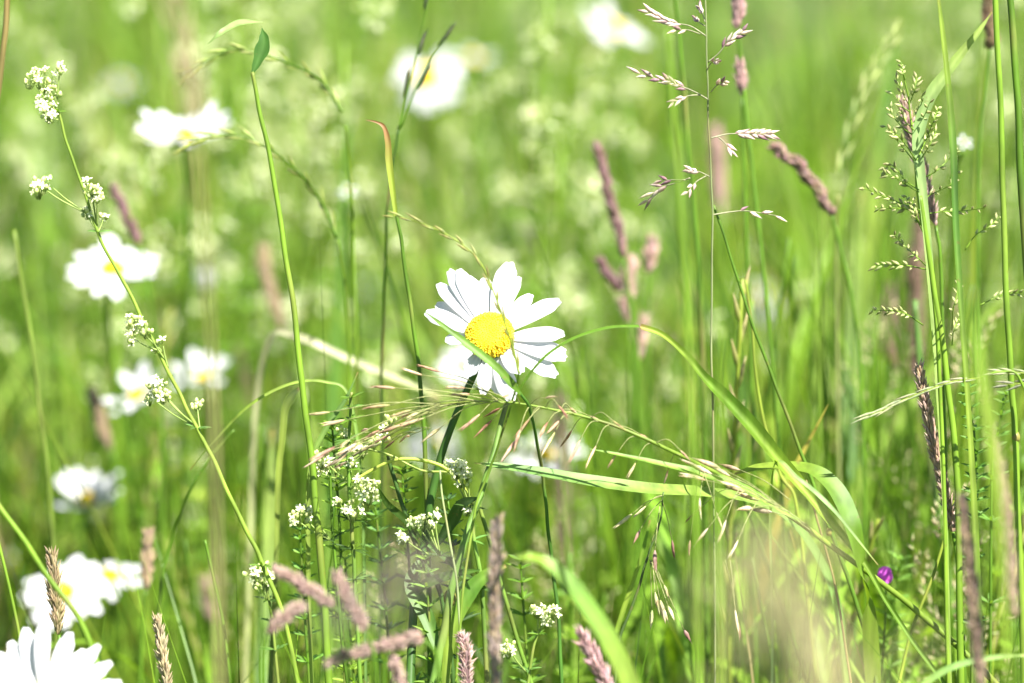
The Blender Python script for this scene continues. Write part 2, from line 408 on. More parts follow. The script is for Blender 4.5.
BD("white daisy with bluish shaded petals above the lower left pair", 86, 502, 82, up=.92, toward=.45, seed=6, droop=-.3, real=.0178)
BD("left daisy of the lower left pair, behind the brown spike", 62, 592, 92, up=.7, toward=.7, seed=7, real=.018)
BD("right daisy of the lower left pair, flat and facing up", 110, 578, 88, up=.96, toward=.35, seed=8, droop=-.08, real=.0178)
BD("white daisy cut by the left edge of the photo above the large one", 8, 565, 60, up=.8, toward=.5, seed=9, real=.018)
BD("large near white daisy cut by the bottom left corner", 40, 710, 150, up=.38, toward=.92, seed=10, droop=-.06, depth=.85, real=.0245, n=27, gaps=0, pw=.20)
BD("white daisy with a bright yellow centre at top centre", 428, 78, 74, up=.25, toward=.9, seed=11, droop=.1, gaps=.38, real=.0225, sdf=.34)
BD("flat white daisy just right of the top centre one", 474, 60, 54, up=.93, toward=.3, seed=12, droop=-.05, gaps=.2, real=.021)
BD("white daisy at the top edge left of the purple grass heads", 612, 30, 78, up=.75, toward=.5, side=.45, seed=13, droop=-.15, gaps=.3, real=.0235, sdf=.28)
BD("very faint white daisy far back at upper left", 120, 84, 40, up=.8, toward=.5, seed=14)
BD("pale daisy showing behind the left petals of the sharp daisy", 462, 366, 44, up=.5, toward=.8, seed=15, depth=1.38, real=.0115, sdf=.08)
BD("soft white daisy below left of the sharp daisy", 436, 446, 70, up=.8, toward=.5, seed=16, real=.0185)
BD("soft white daisy below right of the sharp daisy behind the nodding spikelets", 545, 456, 84, up=.9, toward=.45, seed=17, droop=-.05, real=.0185)
BD("faint daisy with an orange centre right of the pink grass heads", 760, 297, 58, up=.7, toward=.5, side=.4, seed=18, gaps=.35, real=.022)
BD("tiny faint white daisy low behind the small green panicle", 652, 548, 36, up=.8, toward=.5, seed=19)
BD("round half open daisy bud far back left of centre", 204, 290, 26, up=.95, toward=.2, seed=20, droop=-1.3, real=.0075, n=15, gaps=0, pw=.5)
BD("small pale daisy between the two thin stems left of centre", 372, 292, 42, up=.8, toward=.5, seed=21, gaps=.3)
random.seed(77)

# the sward parts a little where a daisy opens above it
sb = sward("broad_leaf_grass", 2000, s_mid, 9, 1.8, .2)
sb['label'] = "upright broader grass blades, softly blurred, standing just behind the daisies"; sb['category'] = "grass"
sw = sward("meadow_grass", 16500, s_far, 7, 1.45)
sw['label'] = "dense soft green grass filling the meadow behind the daisies"; sw['category'] = "grass"
def s_fine(c):
    y = 1.0 + rng.random(c) ** 1.2 * .62; u = rng.uniform(-1, 1, c); right = rng.random(c) < .42; u = np.where(right, np.abs(u), u)
    x = u * (0.03 + 0.175 * y)
    ci = rng.integers(0, 160, c); m = rng.random(c) < .55; x = np.where(m, x[ci] + rng.normal(0, .008, c), x); y = np.where(m, y[ci] + rng.normal(0, .012, c), y)
    py = np.where(x > .05, rng.uniform(40, 640, c), rng.uniform(150, 640, c)); e = R(PITCH) + np.arctan((py - H0 / 2) / PXM)
    return x, y, np.clip(CAM_H - y * np.tan(e), .1, .62)
sf = sward("fine_grass", 2700, s_fine, 10, .62, .16)
sf['label'] = "fine upright grass blades, slightly blurred, crowding behind the sharp stems"; sf['category'] = "grass"
sn = sward("low_grass", 5200, s_near, 9, .85)
sn['label'] = "short green grass in the sward right below the sharp daisy"; sn['category'] = "grass"

# ------------------------------------------------------------------ grass stalks, leaves
def stalk(name, label, cat, pix, w0, w1, col=G_LT, d=FOCUS, group=None, to_ground=True, nodes=(), mat=None, cfun=None):
    """pix runs from the top down"""
    pts = line(pix, d); pts = ground(pts) if to_ground else pts
    base = pts[-1].copy(); base.z = 0
    t = thing(name, label, cat, base, group); mb = MB()
    dd = pix[0][2] if len(pix[0]) > 2 else d
    if len(pix) > 4:
        a1, a2, f1, f2 = rnd(0, 6.3), rnd(0, 6.3), rnd(.5, .9), rnd(.2, .35); q = M(.6, dd)
        pts = [p + RIGHT * (q * (math.sin(a1 + i * f1) * .5 + math.sin(a2 + i * f2))) for i, p in enumerate(pts)]
    v1, v2 = rnd(0, 6.3), rnd(6, 14); dry = rnd(.1, .5)
    if cfun is None: cfun = lambda k: mixc(mixc(col, G_DK, .12 + .14 * math.sin(v1 + k * v2)), (.24, .17, .07), dry * max(0, math.sin(v1 * 2 + k * v2 * 1.7)) ** 4)
    tube(mb, pts, radii(len(pts), M(w0, dd) / 2, M(w1, dd) / 2), col, 8, cfun)
    mb.build('stem', mat or M_STEM, t)
    for (x, y) in nodes:
        mb = MB(); c = P(x, y, d); r = M(w1, d) * .62
        tube(mb, [c + UP * (r * k) for k in (-1.1, -.5, 0, .5, 1.1)], [r * .65, r * .95, r, r * .9, r * .6], (.22, .20, .05), 8)
        mb.build('node', M_STEM, t)
    return t
def add_blade(parent, pix, ws, col=G_LT, d=FOCUS, face=None, fold=.25, twist=0.0, name='leaf', cfun=None, extend=False, rib=.35):
    pts = line(pix, d)
    if extend: pts = ground(pts)
    dd = pix[0][2] if len(pix[0]) > 2 else d
    mb = MB(); blade(mb, pts, widths(len(pts), [M(w, dd) for w in ws]), col, face, fold, twist, cfun, rib)
    return mb.build(name, M_LEAF, parent)
def lone_blade(label, pix, ws, col=G_LT, d=FOCUS, face=None, fold=.25, twist=0.0, group=None, extend=True, cfun=None, rib=.35, name="arching_grass_plant"):
    """pix runs from the tip to the foot"""
    pts = line(pix, d)
    if extend: pts = ground(pts)
    base = pts[-1].copy(); base.z = max(0, base.z) if not extend else 0
    dd = pix[0][2] if len(pix[0]) > 2 else d
    nvis = len(line(pix, d)); wl = widths(nvis, [M(w, dd) for w in ws]); wl += [wl[-1] * (1 - .5 * k / max(1, len(pts) - nvis)) for k in range(len(pts) - nvis)]
    b1, b2 = rnd(0, 6.3), rnd(5, 12)
    if cfun is None: cfun = lambda k: mixc(mixc(col, mixc(col, G_YEL, .6), .5 + .5 * math.sin(b1 + b2 * k)), (.25, .16, .06), max(0, 1 - k * 22) * .8)
    mb = MB(); blade(mb, pts, wl, col, face, fold, twist, cfun, rib)
    t = thing(name, label, 'grass', base, group); mb.build('leaf', M_LEAF, t); return t

CAMF = -FWD
# tall stem left of centre with a dark folded leaf on top
t = stalk('tall_grass_stem', "tall bright green stem with a dark folded leaf at its top, upper left", 'grass',
    [(252, 72), (259, 105), (268, 150), (279, 210), (288, 270), (296, 330), (303, 390), (310, 450), (316, 505), (321, 560), (326, 640)], 4, 8.5, G_LT)
add_blade(t, [(262, 28), (264, 42), (259, 58), (252, 74)], [1, 10, 15, 9, 3], (.05, .13, .02), face=CAMF, fold=.3)
add_blade(t, [(208, 44, .90), (222, 32, .90), (240, 23, .905), (262, 22, .91)], [1, 6, 8, 2], (.20, .30, .09), face=UP * .6 - FWD)
# leaf that crosses the daisy and the long arching blade come from one plant
t = stalk('grass_plant', "grass plant whose slim leaf crosses the lower left petals of the sharp daisy", 'grass',
    [(519, 392, .895), (530, 410, .90), (537, 440, .91), (542, 475, .92), (547, 515, .925), (552, 560, .93), (558, 620, .93), (562, 690, .93)], 3, 4.6, (.06, .15, .02))
add_blade(t, [(425, 312, .895), (445, 327, .893), (470, 346, .892), (495, 366, .892), (512, 384, .893), (521, 394, .895)], [1, 5, 8, 8.5, 8, 4], G_MID, face=CAMF + UP * .5)
add_blade(t, [(518, 393, .895), (530, 374, .895), (550, 353, .896), (578, 337, .898), (610, 328, .90), (640, 327, .905)], [3, 4, 5, 6, 7, 8], G_MID, face=UP - FWD * .4)
lone_blade("long arching blade that bends right of the sharp daisy and twists down to the right",
    [(640, 327, .905), (662, 335, .907), (686, 356, .91), (706, 380, .912), (728, 402, .915), (752, 428, .917), (780, 462, .92), (806, 492, .92), (832, 524, .92), (862, 560, .92), (885, 600, .92)],
    [6, 6, 8, 14, 16, 14, 10, 7, 5], G_MID, face=UP * .3 - FWD * .8 + RIGHT * .2, twist=.2, fold=.75, rib=.8)
# broad pale blade running horizontally
lone_blade("broad pale horizontal blade right of the sharp daisy's stem",
    [(474, 463, .915), (500, 466, .915), (540, 472, .915), (590, 481, .915), (650, 489, .92), (700, 492, .93), (748, 499, .94), (790, 520, .95), (820, 560, .955), (838, 610, .96), (845, 680, .96)],
    [1, 8, 12, 15, 15, 13, 11, 10, 9, 8], (.13, .25, .06), face=UP * .7 - FWD * .8, fold=.2, rib=.25)
# folded wide leaf right of it
lone_blade("wide arching green leaf folded down above the violet vetch flower",
    [(735, 474, .925), (760, 467, .925), (790, 466, .923), (815, 471, .92), (834, 487, .918), (847, 510, .916), (855, 535, .915), (862, 570, .92), (868, 610, .93), (873, 683, .94)],
    [3, 10, 13, 16, 20, 20, 18, 17, 17, 18, 18], G_MID, face=CAMF * .6 + UP * .8, fold=.12, rib=.2)
# big soft blade near the bottom
lone_blade("wide soft near blade bending down at the bottom right of centre",
    [(500, 560, .835), (520, 556, .80), (545, 562, .80), (568, 580, .80), (590, 610, .80), (612, 645, .80), (632, 690, .80), (645, 740, .80)],
    [3, 10, 14, 17, 19, 19, 19], (.13, .26, .03), face=CAMF + UP * .8, fold=.15, rib=.2)
# curled-tip sheath left of the daisy
t = stalk('grass_sheath_stem', "thin stem with a brown curled dry tip upper left of the sharp daisy", 'grass',
    [(396, 215), (401, 240), (408, 285), (414, 330), (419, 375), (424, 430), (428, 520), (430, 690)], 3.4, 5.5, G_MID, d=.935)
add_blade(t, [(366, 120), (376, 122), (384, 127), (388, 142), (389, 160), (392, 185), (396, 216)], [.6, 2, 4, 6, 7, 6, 4], G_MID, d=.93, face=CAMF, fold=.4,
    cfun=lambda k: mixc((.22, .11, .045), G_YEL, max(0, min(1, (k - .4) * 2.5))))
# dark spikelet stem, two heads
t = stalk('dark_grass_stem', "dark green grass stem with two slim dark heads at top centre", 'grass',
    [(398, 130, 1.0), (392, 170, 1.0), (387, 220, 1.0), (384, 300, 1.01), (382, 400, 1.02), (380, 600, 1.02)], 2.5, 4, G_DK, d=1.0)
def head_on(parent, pix, n, L, w, col, tip=None, d=FOCUS, spread=.35, name='seed_head', mat=None, start=0.0, axis=G_MID, ar=1.6):
    """alternate spikelets packed along an axis, tips pointing to the axis start (pix from tip to foot)"""
    pts = line(pix, d); dd = pix[0][2] if len(pix[0]) > 2 else d
    mb = MB(); tube(mb, pts, radii(len(pts), M(ar * .4, dd) / 2, M(ar, dd) / 2), axis, 5)
    m = len(pts) - 1
    for k in range(n):
        f = start + (1 - start) * (k + .5) / n * m / m; x = f * m; i = min(int(x), m - 1); p = pts[i].lerp(pts[i + 1], x - i)
        t_ = (pts[i] - pts[i + 1]).normalized(); _, s, b = frame(t_, CAMF)
        sd = 1 if k % 2 else -1
        dr = t_ + s * sd * spread * rnd(.3, 1.5) + b * rnd(-.8, .8) * spread
        c_ = jit(col, .2); p = p + s * sd * M(w * .3, dd)
        spikelet(mb, p, dr, M(L, dd) * rnd(.7, 1.15), M(w, dd) * rnd(.7, 1), c_, jit(tip or col, .2), 5)
        if w > 4: spikelet(mb, p + dr.normalized() * M(L * .3, dd), dr + s * sd * .12, M(L, dd) * .6, M(w, dd) * .5, jit(tip or col, .2), c_, 4)
    return mb.build(name, mat or M_HUSK, parent)
head_on(t, [(430, -6, 1.0), (424, 20, 1.0), (416, 55, 1.0), (409, 85, 1.0), (398, 130, 1.0)], 3, 34, 6, (.04, .07, .02), (.06, .06, .03), spread=.05, ar=2.4)
head_on(t, [(454, 22, 1.0), (444, 42, 1.0), (432, 58, 1.0), (418, 84, 1.0), (400, 128, 1.0)], 2, 34, 6.5, (.04, .07, .02), (.06, .06, .03), spread=.05, start=.15, ar=2.2)

# rye grass spike in front of the daisy
t = stalk('ryegrass_stem', "slim ryegrass spike crossing the upper petals of the sharp daisy", 'grass',
    [(519, 372, .89), (515, 394, .90), (503, 430, .905), (489, 470, .91), (476, 510, .91), (462, 600, .91), (455, 690, .91)], 2, 3.4, (.16, .26, .03))
head_on(t, [(390, 215, .89), (412, 220, .889), (440, 231, .888), (463, 245, .887), (480, 262, .886), (493, 290, .886), (503, 318, .887), (513, 348, .889), (519, 374, .89)], 20, 19, 3.4, (.18, .24, .045), (.30, .24, .09), spread=.14, axis=G_YEL, ar=2.4)
# nodding green spikes at upper left
t = stalk('nodding_grass', "upper nodding green grass spike at top left beside the dark folded leaf", 'grass',
    [(345, 125, 1.02), (352, 200, 1.03), (356, 330, 1.04), (358, 500, 1.05), (360, 690, 1.05)], 2.5, 4, G_LT)
head_on(t, [(186, 74, 1.0), (205, 62, 1.0), (232, 50, 1.0), (262, 54, 1.0), (295, 66, 1.01), (322, 82, 1.02), (342, 112, 1.02)], 18, 22, 4.2, (.24, .33, .06), (.36, .38, .12), spread=.2, ar=3)
t = stalk('nodding_grass', "lower nodding green grass spike at left, below the upper one", 'grass',
    [(338, 240, 1.02), (346, 300, 1.03), (350, 400, 1.04), (352, 690, 1.05)], 2.5, 4, G_LT)
head_on(t, [(188, 143, 1.0), (212, 136, 1.0), (240, 136, 1.0), (268, 148, 1.0), (298, 172, 1.01), (320, 200, 1.02), (337, 238, 1.02)], 18, 22, 4.2, (.24, .33, .06), (.36, .38, .12), spread=.2, ar=3)

# plain culms: right hand and centre right
for k, (lab, pix, w0, w1, col, d, nodes) in enumerate([
    ("bright green stem near the right edge with a small brown knot", [(994, -40), (999, 80), (1003, 200), (1008, 320), (1012, 400), (1016, 440), (1018, 520), (1024, 690)], 6, 7, G_LT, .915, [(1016, 437)]),
    ("curving green stem leaving the top right corner", [(1008, -40), (1013, 30), (1017, 100), (1021, 180), (1030, 300), (1046, 480), (1056, 690)], 7, 9, G_MID, .92, []),
    ("yellow green knotted stem carrying the airy panicle's lower branches at right", [(919, 196), (927, 240), (936, 300), (943, 350), (950, 400), (955, 450), (958, 520), (962, 690)], 5, 8, G_LT, .925, []),
    ("long thin green stem slanting down from the grey spikelet stem to lower right", [(714, 205), (728, 250), (748, 310), (770, 370), (792, 430), (812, 480), (830, 530), (848, 580), (868, 640), (880, 700)], 2.5, 5.5, G_MID, .94, [(829, 532)]),
    ("soft broad green stem right of the centre bend of the arching blade", [(668, 30), (674, 120), (681, 220), (688, 320), (692, 420), (695, 520), (697, 620), (699, 700)], 5, 9, G_LT, .75, []),
    ("second soft green stem just left of the thin grey spikelet stem", [(672, -30), (682, 60), (690, 160), (697, 250), (704, 400), (708, 690)], 4, 6, G_MID, 1.03, []),
    ("thin yellowish stem below the pale spikelets, right of centre", [(745, 280), (752, 330), (760, 400), (778, 470), (795, 500), (805, 570), (816, 690)], 2.5, 5, G_YEL, .96, []),
    ("soft vertical stem between the pale spikelet tuft and the small panicle", [(752, 300), (750, 400), (746, 520), (744, 690)], 3, 5, G_LT, 1.05, []),
    ("soft green stem left of the tan blurred head at the bottom", [(722, 330), (720, 420), (718, 520), (722, 690)], 4, 8, G_LT, .73, []),
    ("thin stem under the bend of the wide folded leaf", [(806, 480), (820, 530), (836, 590), (852, 690)], 2.2, 3, (.26, .2, .08), .93, []),
    ("thin slanting yellow green stem crossing at lower right", [(955, 500), (935, 570), (912, 630), (895, 700)], 3, 4, G_YEL, .93, []),
    ("soft bluish green stem at lower right behind the vetch", [(915, 300), (925, 420), (945, 560), (960, 690)], 6, 10, G_BLU, 1.06, []),
    ("yellow green stem in the left foreground beside the brown spike", [(14, 230), (30, 330), (42, 430), (52, 520), (60, 690)], 4, 6, (.14, .2, .03), 1.05, []),
    ("brown stem cut by the upper left corner", [(10, -30), (5, 30), (-2, 90), (-20, 260), (-40, 690)], 6, 6, (.20, .15, .05), .96, []),
    ("slanting soft green stem in the lower left corner", [(-12, 490), (20, 535), (50, 580), (80, 620), (110, 700)], 5, 6, G_LT, .86, []),
    ("thin green stem in the lower left corner under the slanting one", [(-2, 540), (10, 590), (20, 640), (26, 700)], 3, 4, G_LT, .93, []),
    ("dark curved thin stem right of the lower left daisies", [(235, 430, .99), (212, 455, .99), (190, 490, .99), (172, 540, 1.0), (160, 600, 1.0), (155, 700, 1.0)], 2.5, 4, G_MID, 1.0, []),
    ("thin dark stem running down below the slanting bedstraw foot", [(205, 540), (214, 580), (224, 630), (232, 700)], 3, 4, G_MID, .95, []),
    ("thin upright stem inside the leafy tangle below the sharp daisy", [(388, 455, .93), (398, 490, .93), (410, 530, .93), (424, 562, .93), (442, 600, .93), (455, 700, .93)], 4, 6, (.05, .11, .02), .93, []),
    ("light green ribbed stem below the sharp daisy with a knot", [(508, 400, .93), (494, 450, .925), (480, 495, .92), (464, 545, .915), (450, 598, .915), (440, 650, .915), (430, 700, .915)], 5, 11, (.15, .27, .05), .92, [(450, 598)]),
    ("thin white green stem hanging between the leafy tangle and the grey spike", [(440, 470, .91), (446, 520, .91), (456, 580, .91), (462, 640, .91), (466, 700, .91)], 2, 3, (.3, .36, .16), .91, []),
    ("straight thin green stem right of the knotted light green stem", [(478, 500, .93), (490, 545, .93), (506, 600, .93), (524, 660, .93), (535, 700, .93)], 4, 5, (.14, .25, .03), .93, []),
]):
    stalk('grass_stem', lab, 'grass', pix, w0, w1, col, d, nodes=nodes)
# blades at right
for lab, pix, ws, col, d, fold in [
    ("dark keeled blade rising past the airy panicle to the top edge at right", [(936, -20), (943, 40), (949, 100), (953, 160), (955, 220), (960, 300), (966, 380), (971, 460), (976, 560), (980, 690)], [3, 6, 8, 7, 6, 6, 7, 8], (.06, .14, .02), .905, .5),
    ("dim broad upright blade behind the pale oat spike", [(898, 20), (888, 90), (878, 160), (870, 230), (862, 320), (856, 430), (850, 690)], [2, 10, 13, 14, 12, 10], (.06, .14, .02), 1.35, .2),
    ("bluish broad soft blade left of the brown spike at right", [(862, 190), (855, 270), (850, 360), (852, 450), (862, 560), (868, 690)], [4, 12, 15, 13, 12], (.10, .19, .07), 1.25, .2),
    ("soft bluish near blade hanging down near the right edge", [(972, 290, .70), (976, 340, .70), (984, 390, .70), (992, 440, .70), (1000, 520, .70), (1010, 700, .70)], [3, 12, 14, 9, 5], G_MID, .70, .2),
    ("thin light blade with a sharp lit edge ending above the vetch flower", [(878, 565, .91), (858, 540, .91), (836, 513, .91), (816, 493, .91), (797, 478, .91), (775, 462, .92), (770, 520, .94), (772, 600, .95), (772, 690, .95)], [1, 3, 5, 5, 4, 3, 3], (.2, .32, .12), .91, .3),
    ("soft curved blade arching low across the bottom right", [(1030, 655, .86), (990, 658, .86), (950, 668, .86), (915, 690, .86)], [3, 6, 7, 7], (.16, .28, .07), .86, .2),
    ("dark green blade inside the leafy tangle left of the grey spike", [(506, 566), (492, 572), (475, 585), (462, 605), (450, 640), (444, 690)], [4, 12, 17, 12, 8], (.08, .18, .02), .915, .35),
    ("narrow yellow green blade in front of the lower culm bundle", [(650, 520), (640, 560), (620, 620), (600, 690)], [2, 4, 5, 5], G_MID, .95, .3),
    ("upright pale blade left of the tall bright green stem, low down", [(272, 430), (270, 520), (266, 600), (264, 690)], [4, 14, 18, 18], (.16, .26, .09), 1.12, .2),
    ("dark twisted blade left of the tall bright green stem", [(300, 388), (292, 396), (285, 410), (282, 440), (278, 480), (276, 560), (270, 690)], [3, 9, 7, 6, 5, 5], (.05, .08, .02), .975, .3),
    ("thin bent blade reaching left from the bedstraw tuft", [(190, 470, .95), (215, 440, .945), (250, 405, .94), (290, 384, .94), (325, 382, .94), (350, 400, .94), (362, 500, .94), (366, 690, .94)], [1, 3, 3, 3.5, 3], (.10, .19, .04), .94, .3),
    ("pale dead slanting blade left of the sharp daisy", [(440, 398, 1.08), (400, 380, 1.08), (350, 360, 1.08), (300, 338, 1.08), (270, 340, 1.09), (255, 420, 1.1), (250, 560, 1.1)], [3, 8, 9, 8, 6, 5], (.34, .34, .20), 1.08, .2),
    ("narrow curved blade rising from the bedstraw tuft", [(358, 372, .93), (345, 400, .93), (325, 430, .93), (310, 470, .93), (308, 560, .93), (312, 690, .93)], [1, 5, 5, 4], (.09, .17, .04), .93, .3),
    ("light green blade folded back over the pink head at right", [(992, 12), (978, 32), (962, 52), (944, 76), (930, 96), (921, 120), (917, 146), (922, 190), (932, 300), (944, 500), (950, 690)], [1.5, 6, 10, 13, 13, 12, 9, 5, 4], (.2, .3, .11), .925, .25),
]:
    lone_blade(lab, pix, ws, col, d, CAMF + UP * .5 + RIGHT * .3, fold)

# ------------------------------------------------------------------ spikes with dense heads (foxtail / fog grass)
def dense_head(mb, pts, rad, n, L, w, cols, tips, out=.45, core=None, loose=False):
    m = len(pts) - 1; ph = rnd(0, 6.28); f1 = rnd(.9, 1.6)
    if not loose:
        rad = [r * (1 + .12 * math.sin(ph + i * f1) + .10 * math.sin(ph * 2 + i * 2.7)) * min(1, .35 + (m - i) / max(1, m) * 3.2) for i, r in enumerate(rad)]
        bent = rv(1); pts = [p + bent * (rad[len(rad) // 2] * .14 * math.sin(ph + i * .55)) for i, p in enumerate(pts)]
    tube(mb, pts, [r * (.55 if n > 120 else .12) for r in rad], core or mixc(cols[0], (.1, .08, .05), .5), 7)
    for k in range(n):
        x = rnd(0, 1) * m; i = min(int(x), m - 1); f = x - i; p = pts[i].lerp(pts[i + 1], f); r = rad[i] + (rad[i + 1] - rad[i]) * f
        t_ = (pts[i] - pts[i + 1]).normalized(); _, s, b = frame(t_)
        a = rnd(0, 6.283); o = s * math.cos(a) + b * math.sin(a)
        if loose: r *= abs(random.gauss(0, 1.5))
        small_spk(mb, p + o * r * .45, t_ + o * out * rnd(.5, 1.8), L * rnd(.6, 1.3), w * rnd(.8, 1.2), jit(random.choice(cols), .2), jit(random.choice(tips), .2))
def foxtail(label, head, width, stem, d=FOCUS, cols=(PURP, BROWN), tips=(TAN, PINK), n=None, L=10, w=3, out=.35, name='foxtail_grass', group=None, prof=(.35, .9, 1, 1, .9, .6), stemcol=G_MID, sw_=3.5, loose=False):
    """head pix from tip to foot; stem continues from there down"""
    hp = line(head, d); dd = head[0][2] if len(head[0]) > 2 else d
    full = ground(line([head[-1]] + stem, d)); base = full[-1].copy(); base.z = 0
    t = thing(name, label, 'grass', base, group)
    mb = MB(); tube(mb, full, radii(len(full), M(sw_, dd) / 2, M(sw_ * 1.3, dd) / 2), stemcol, 7); mb.build('stem', M_STEM, t)
    length = sum((hp[i] - hp[i + 1]).length for i in range(len(hp) - 1))
    n = n or int(min(520, max(60, length * M(width, dd) / (M(L, dd) * M(w, dd)) * 9)))
    mb = MB(); dense_head(mb, hp, [x / 2 for x in widths(len(hp), [M(width, dd) * q for q in prof])], n, M(L, dd), M(w, dd), cols, tips, out, loose=loose)
    mb.build('seed_head', M_HUSK, t); return t
foxtail("brown knobbly foxtail bent to the upper left, right of centre top", [(773, 147), (785, 155), (800, 167), (814, 184), (826, 204), (832, 216)], 15, [(838, 240), (852, 300), (862, 400), (868, 690)], 1.04, L=8, w=4)
foxtail("sharp brownish pink foxtail under the grey green spikelet at right", [(919, 368), (924, 395), (931, 430), (939, 465), (947, 500), (953, 532)], 14, [(957, 560), (962, 620), (966, 700)], .93, cols=((.44, .29, .23), (.34, .21, .16)), tips=((.56, .43, .36), TAN))
foxtail("tan soft foxtail at lower right below the sharp pink one", [(962, 500), (967, 540), (972, 590), (977, 640), (981, 690)], 18, [(984, 730)], .79, cols=((.36, .26, .17), (.28, .19, .14)), tips=(TAN, (.42, .30, .26)), prof=(.3, .8, 1, 1, 1))
foxtail("soft pinkish foxtail beside the near bluish blade in the lower right", [(993, 430), (1000, 480), (1006, 530), (1010, 580), (1014, 620)], 16, [(1020, 700)], .78, cols=((.36, .26, .20), (.28, .19, .14)), tips=(TAN, (.42, .30, .26)))
foxtail("dark brown foxtail above the pink heads right of the sharp daisy", [(598, 148), (604, 175), (612, 205), (620, 235), (624, 258)], 11, [(632, 320), (640, 400), (645, 690)], 1.1, cols=(BROWN, PURP), tips=(PURP, (.3, .2, .17)), L=9)
foxtail("pink plump grass head left of centre of the pink cluster", [(629, 262), (628, 280), (627, 300), (628, 322)], 17, [(632, 400), (636, 690)], 1.15, cols=((.5, .3, .3), PINK), tips=((.6, .42, .4), TAN))
foxtail("short pink grass head at upper right of the pink cluster", [(652, 244), (650, 258), (648, 274)], 15, [(648, 330), (650, 690)], 1.15, cols=((.5, .3, .3), PINK), tips=((.6, .42, .4), TAN))
foxtail("narrow pink grass head low in the pink cluster", [(644, 322), (641, 340), (638, 362)], 12, [(640, 430), (640, 690)], 1.15, cols=((.5, .3, .3), PINK), tips=((.6, .42, .4), TAN))
foxtail("dark slanting grass head on the left of the pink cluster", [(600, 262), (610, 276), (620, 292)], 9, [(634, 330), (640, 690)], 1.12, cols=(PURP, BROWN), tips=(PURP,))
foxtail("grey purple foxtail standing at the bottom right of the leafy tangle", [(497, 523), (496, 555), (495, 590), (495, 630), (496, 690)], 14, [(497, 740)], .825, cols=((.30, .22, .2), (.24, .18, .15)), tips=((.42, .34, .3), TAN), prof=(.3, .7, .95, 1, 1, 1), L=12)
foxtail("green brown ribbed foxtail rising in front of the lower left daisies", [(53, 558), (54, 580), (56, 605), (59, 635)], 13, [(64, 700)], .93, cols=((.22, .2, .08), (.28, .22, .10)), tips=((.3, .22, .14), TAN), L=12, prof=(.4, .9, 1, 1, 1))
foxtail("thin pale foxtail tip at the bottom edge right of the large corner daisy", [(157, 622), (161, 645), (165, 670), (168, 700)], 9, [(172, 740)], .93, cols=(TAN, (.3, .26, .14)), tips=(STRAW,), L=11, prof=(.4, .8, 1, 1))
foxtail("pink slanting foxtail at the bottom edge under the wide near blade", [(583, 638), (592, 655), (602, 675), (614, 705)], 14, [(620, 740)], .86, cols=((.45, .26, .28), PINK), tips=((.5, .34, .34),), L=14, prof=(.4, .8, 1, 1))
foxtail("dark slanting spike between the two uppermost left daisies", [(116, 192), (122, 205), (130, 222), (140, 245)], 10, [(150, 300), (160, 400), (165, 690)], 1.15, cols=(BROWN, PURP), tips=(PURP,), prof=(.4, .8, 1, .8))
foxtail("pink foxtail behind the airy panicle and folded blade at right", [(903, 102), (907, 118), (912, 136), (918, 155), (925, 180), (931, 206), (936, 226)], 14, [(942, 300), (950, 690)], .955, cols=((.42, .26, .26), PINK), tips=((.5, .36, .34), TAN), prof=(.4, 1, 1, .9, .8, .7))
foxtail("brownish dim foxtail behind the knotted stem at right", [(920, 215), (917, 250), (915, 290), (916, 340), (912, 380)], 24, [(910, 460), (905, 690)], 1.25, cols=(BROWN, PURP), tips=((.25, .17, .13),))
foxtail("dim brown head crossing behind the stems at right", [(890, 290), (888, 320), (890, 350), (898, 370)], 20, [(902, 460), (905, 690)], 1.3, cols=(BROWN, PURP), tips=((.25, .17, .13),))
foxtail("pink foxtail at the top edge right of the spikelet stem", [(737, -20), (738, 5), (737, 30)], 16, [(740, 50), (742, 72)], 1.03, cols=(PURP, PINK), tips=((.45, .3, .28),))
foxtail("small pink head below the one at the top edge right of the spikelet stem", [(740, 66), (741, 80), (742, 96)], 12, [(745, 200), (752, 400), (756, 690)], 1.03, cols=(PURP, PINK), tips=((.45, .3, .28),))
foxtail("dim pink upright head behind the spikelet stem", [(716, 130), (718, 170), (720, 215)], 17, [(724, 300), (730, 690)], 1.4, cols=((.4, .26, .24), PINK), tips=((.5, .34, .3),))
foxtail("brown head at the top right corner beside the bright stem", [(986, -20), (988, 10), (991, 40), (990, 50)], 15, [(985, 90), (978, 200), (975, 690)], 1.04, cols=(BROWN, (.24, .17, .08)), tips=((.2, .15, .08),))
foxtail("soft dark brown head low behind the soft daisies", [(560, 400), (562, 450), (564, 520), (565, 570)], 9, [(570, 690)], 1.3, cols=(PURP, PINK), tips=(PINK,))
foxtail("tan soft upright grass head right of the lower left daisies", [(148, 535), (147, 560), (146, 590)], 12, [(142, 640), (140, 700)], 1.06, cols=(TAN, PINK), tips=(TAN,))
foxtail("faint pink head among the stems left of centre", [(262, 250), (270, 290), (282, 330)], 14, [(300, 400), (320, 690)], 1.3, cols=(TAN, PINK), tips=(TAN,))
foxtail("faint tan head left of the slanting bedstraw foot", [(92, 392), (100, 420), (112, 450)], 13, [(120, 540), (122, 690)], 1.25, cols=(TAN, PURP), tips=(TAN,))
foxtail("dim brown foxtail at the right end of the vetch foliage", [(952, 300), (950, 350), (948, 400)], 13, [(950, 500), (950, 690)], 1.25, cols=(PURP, BROWN), tips=(PINK,))
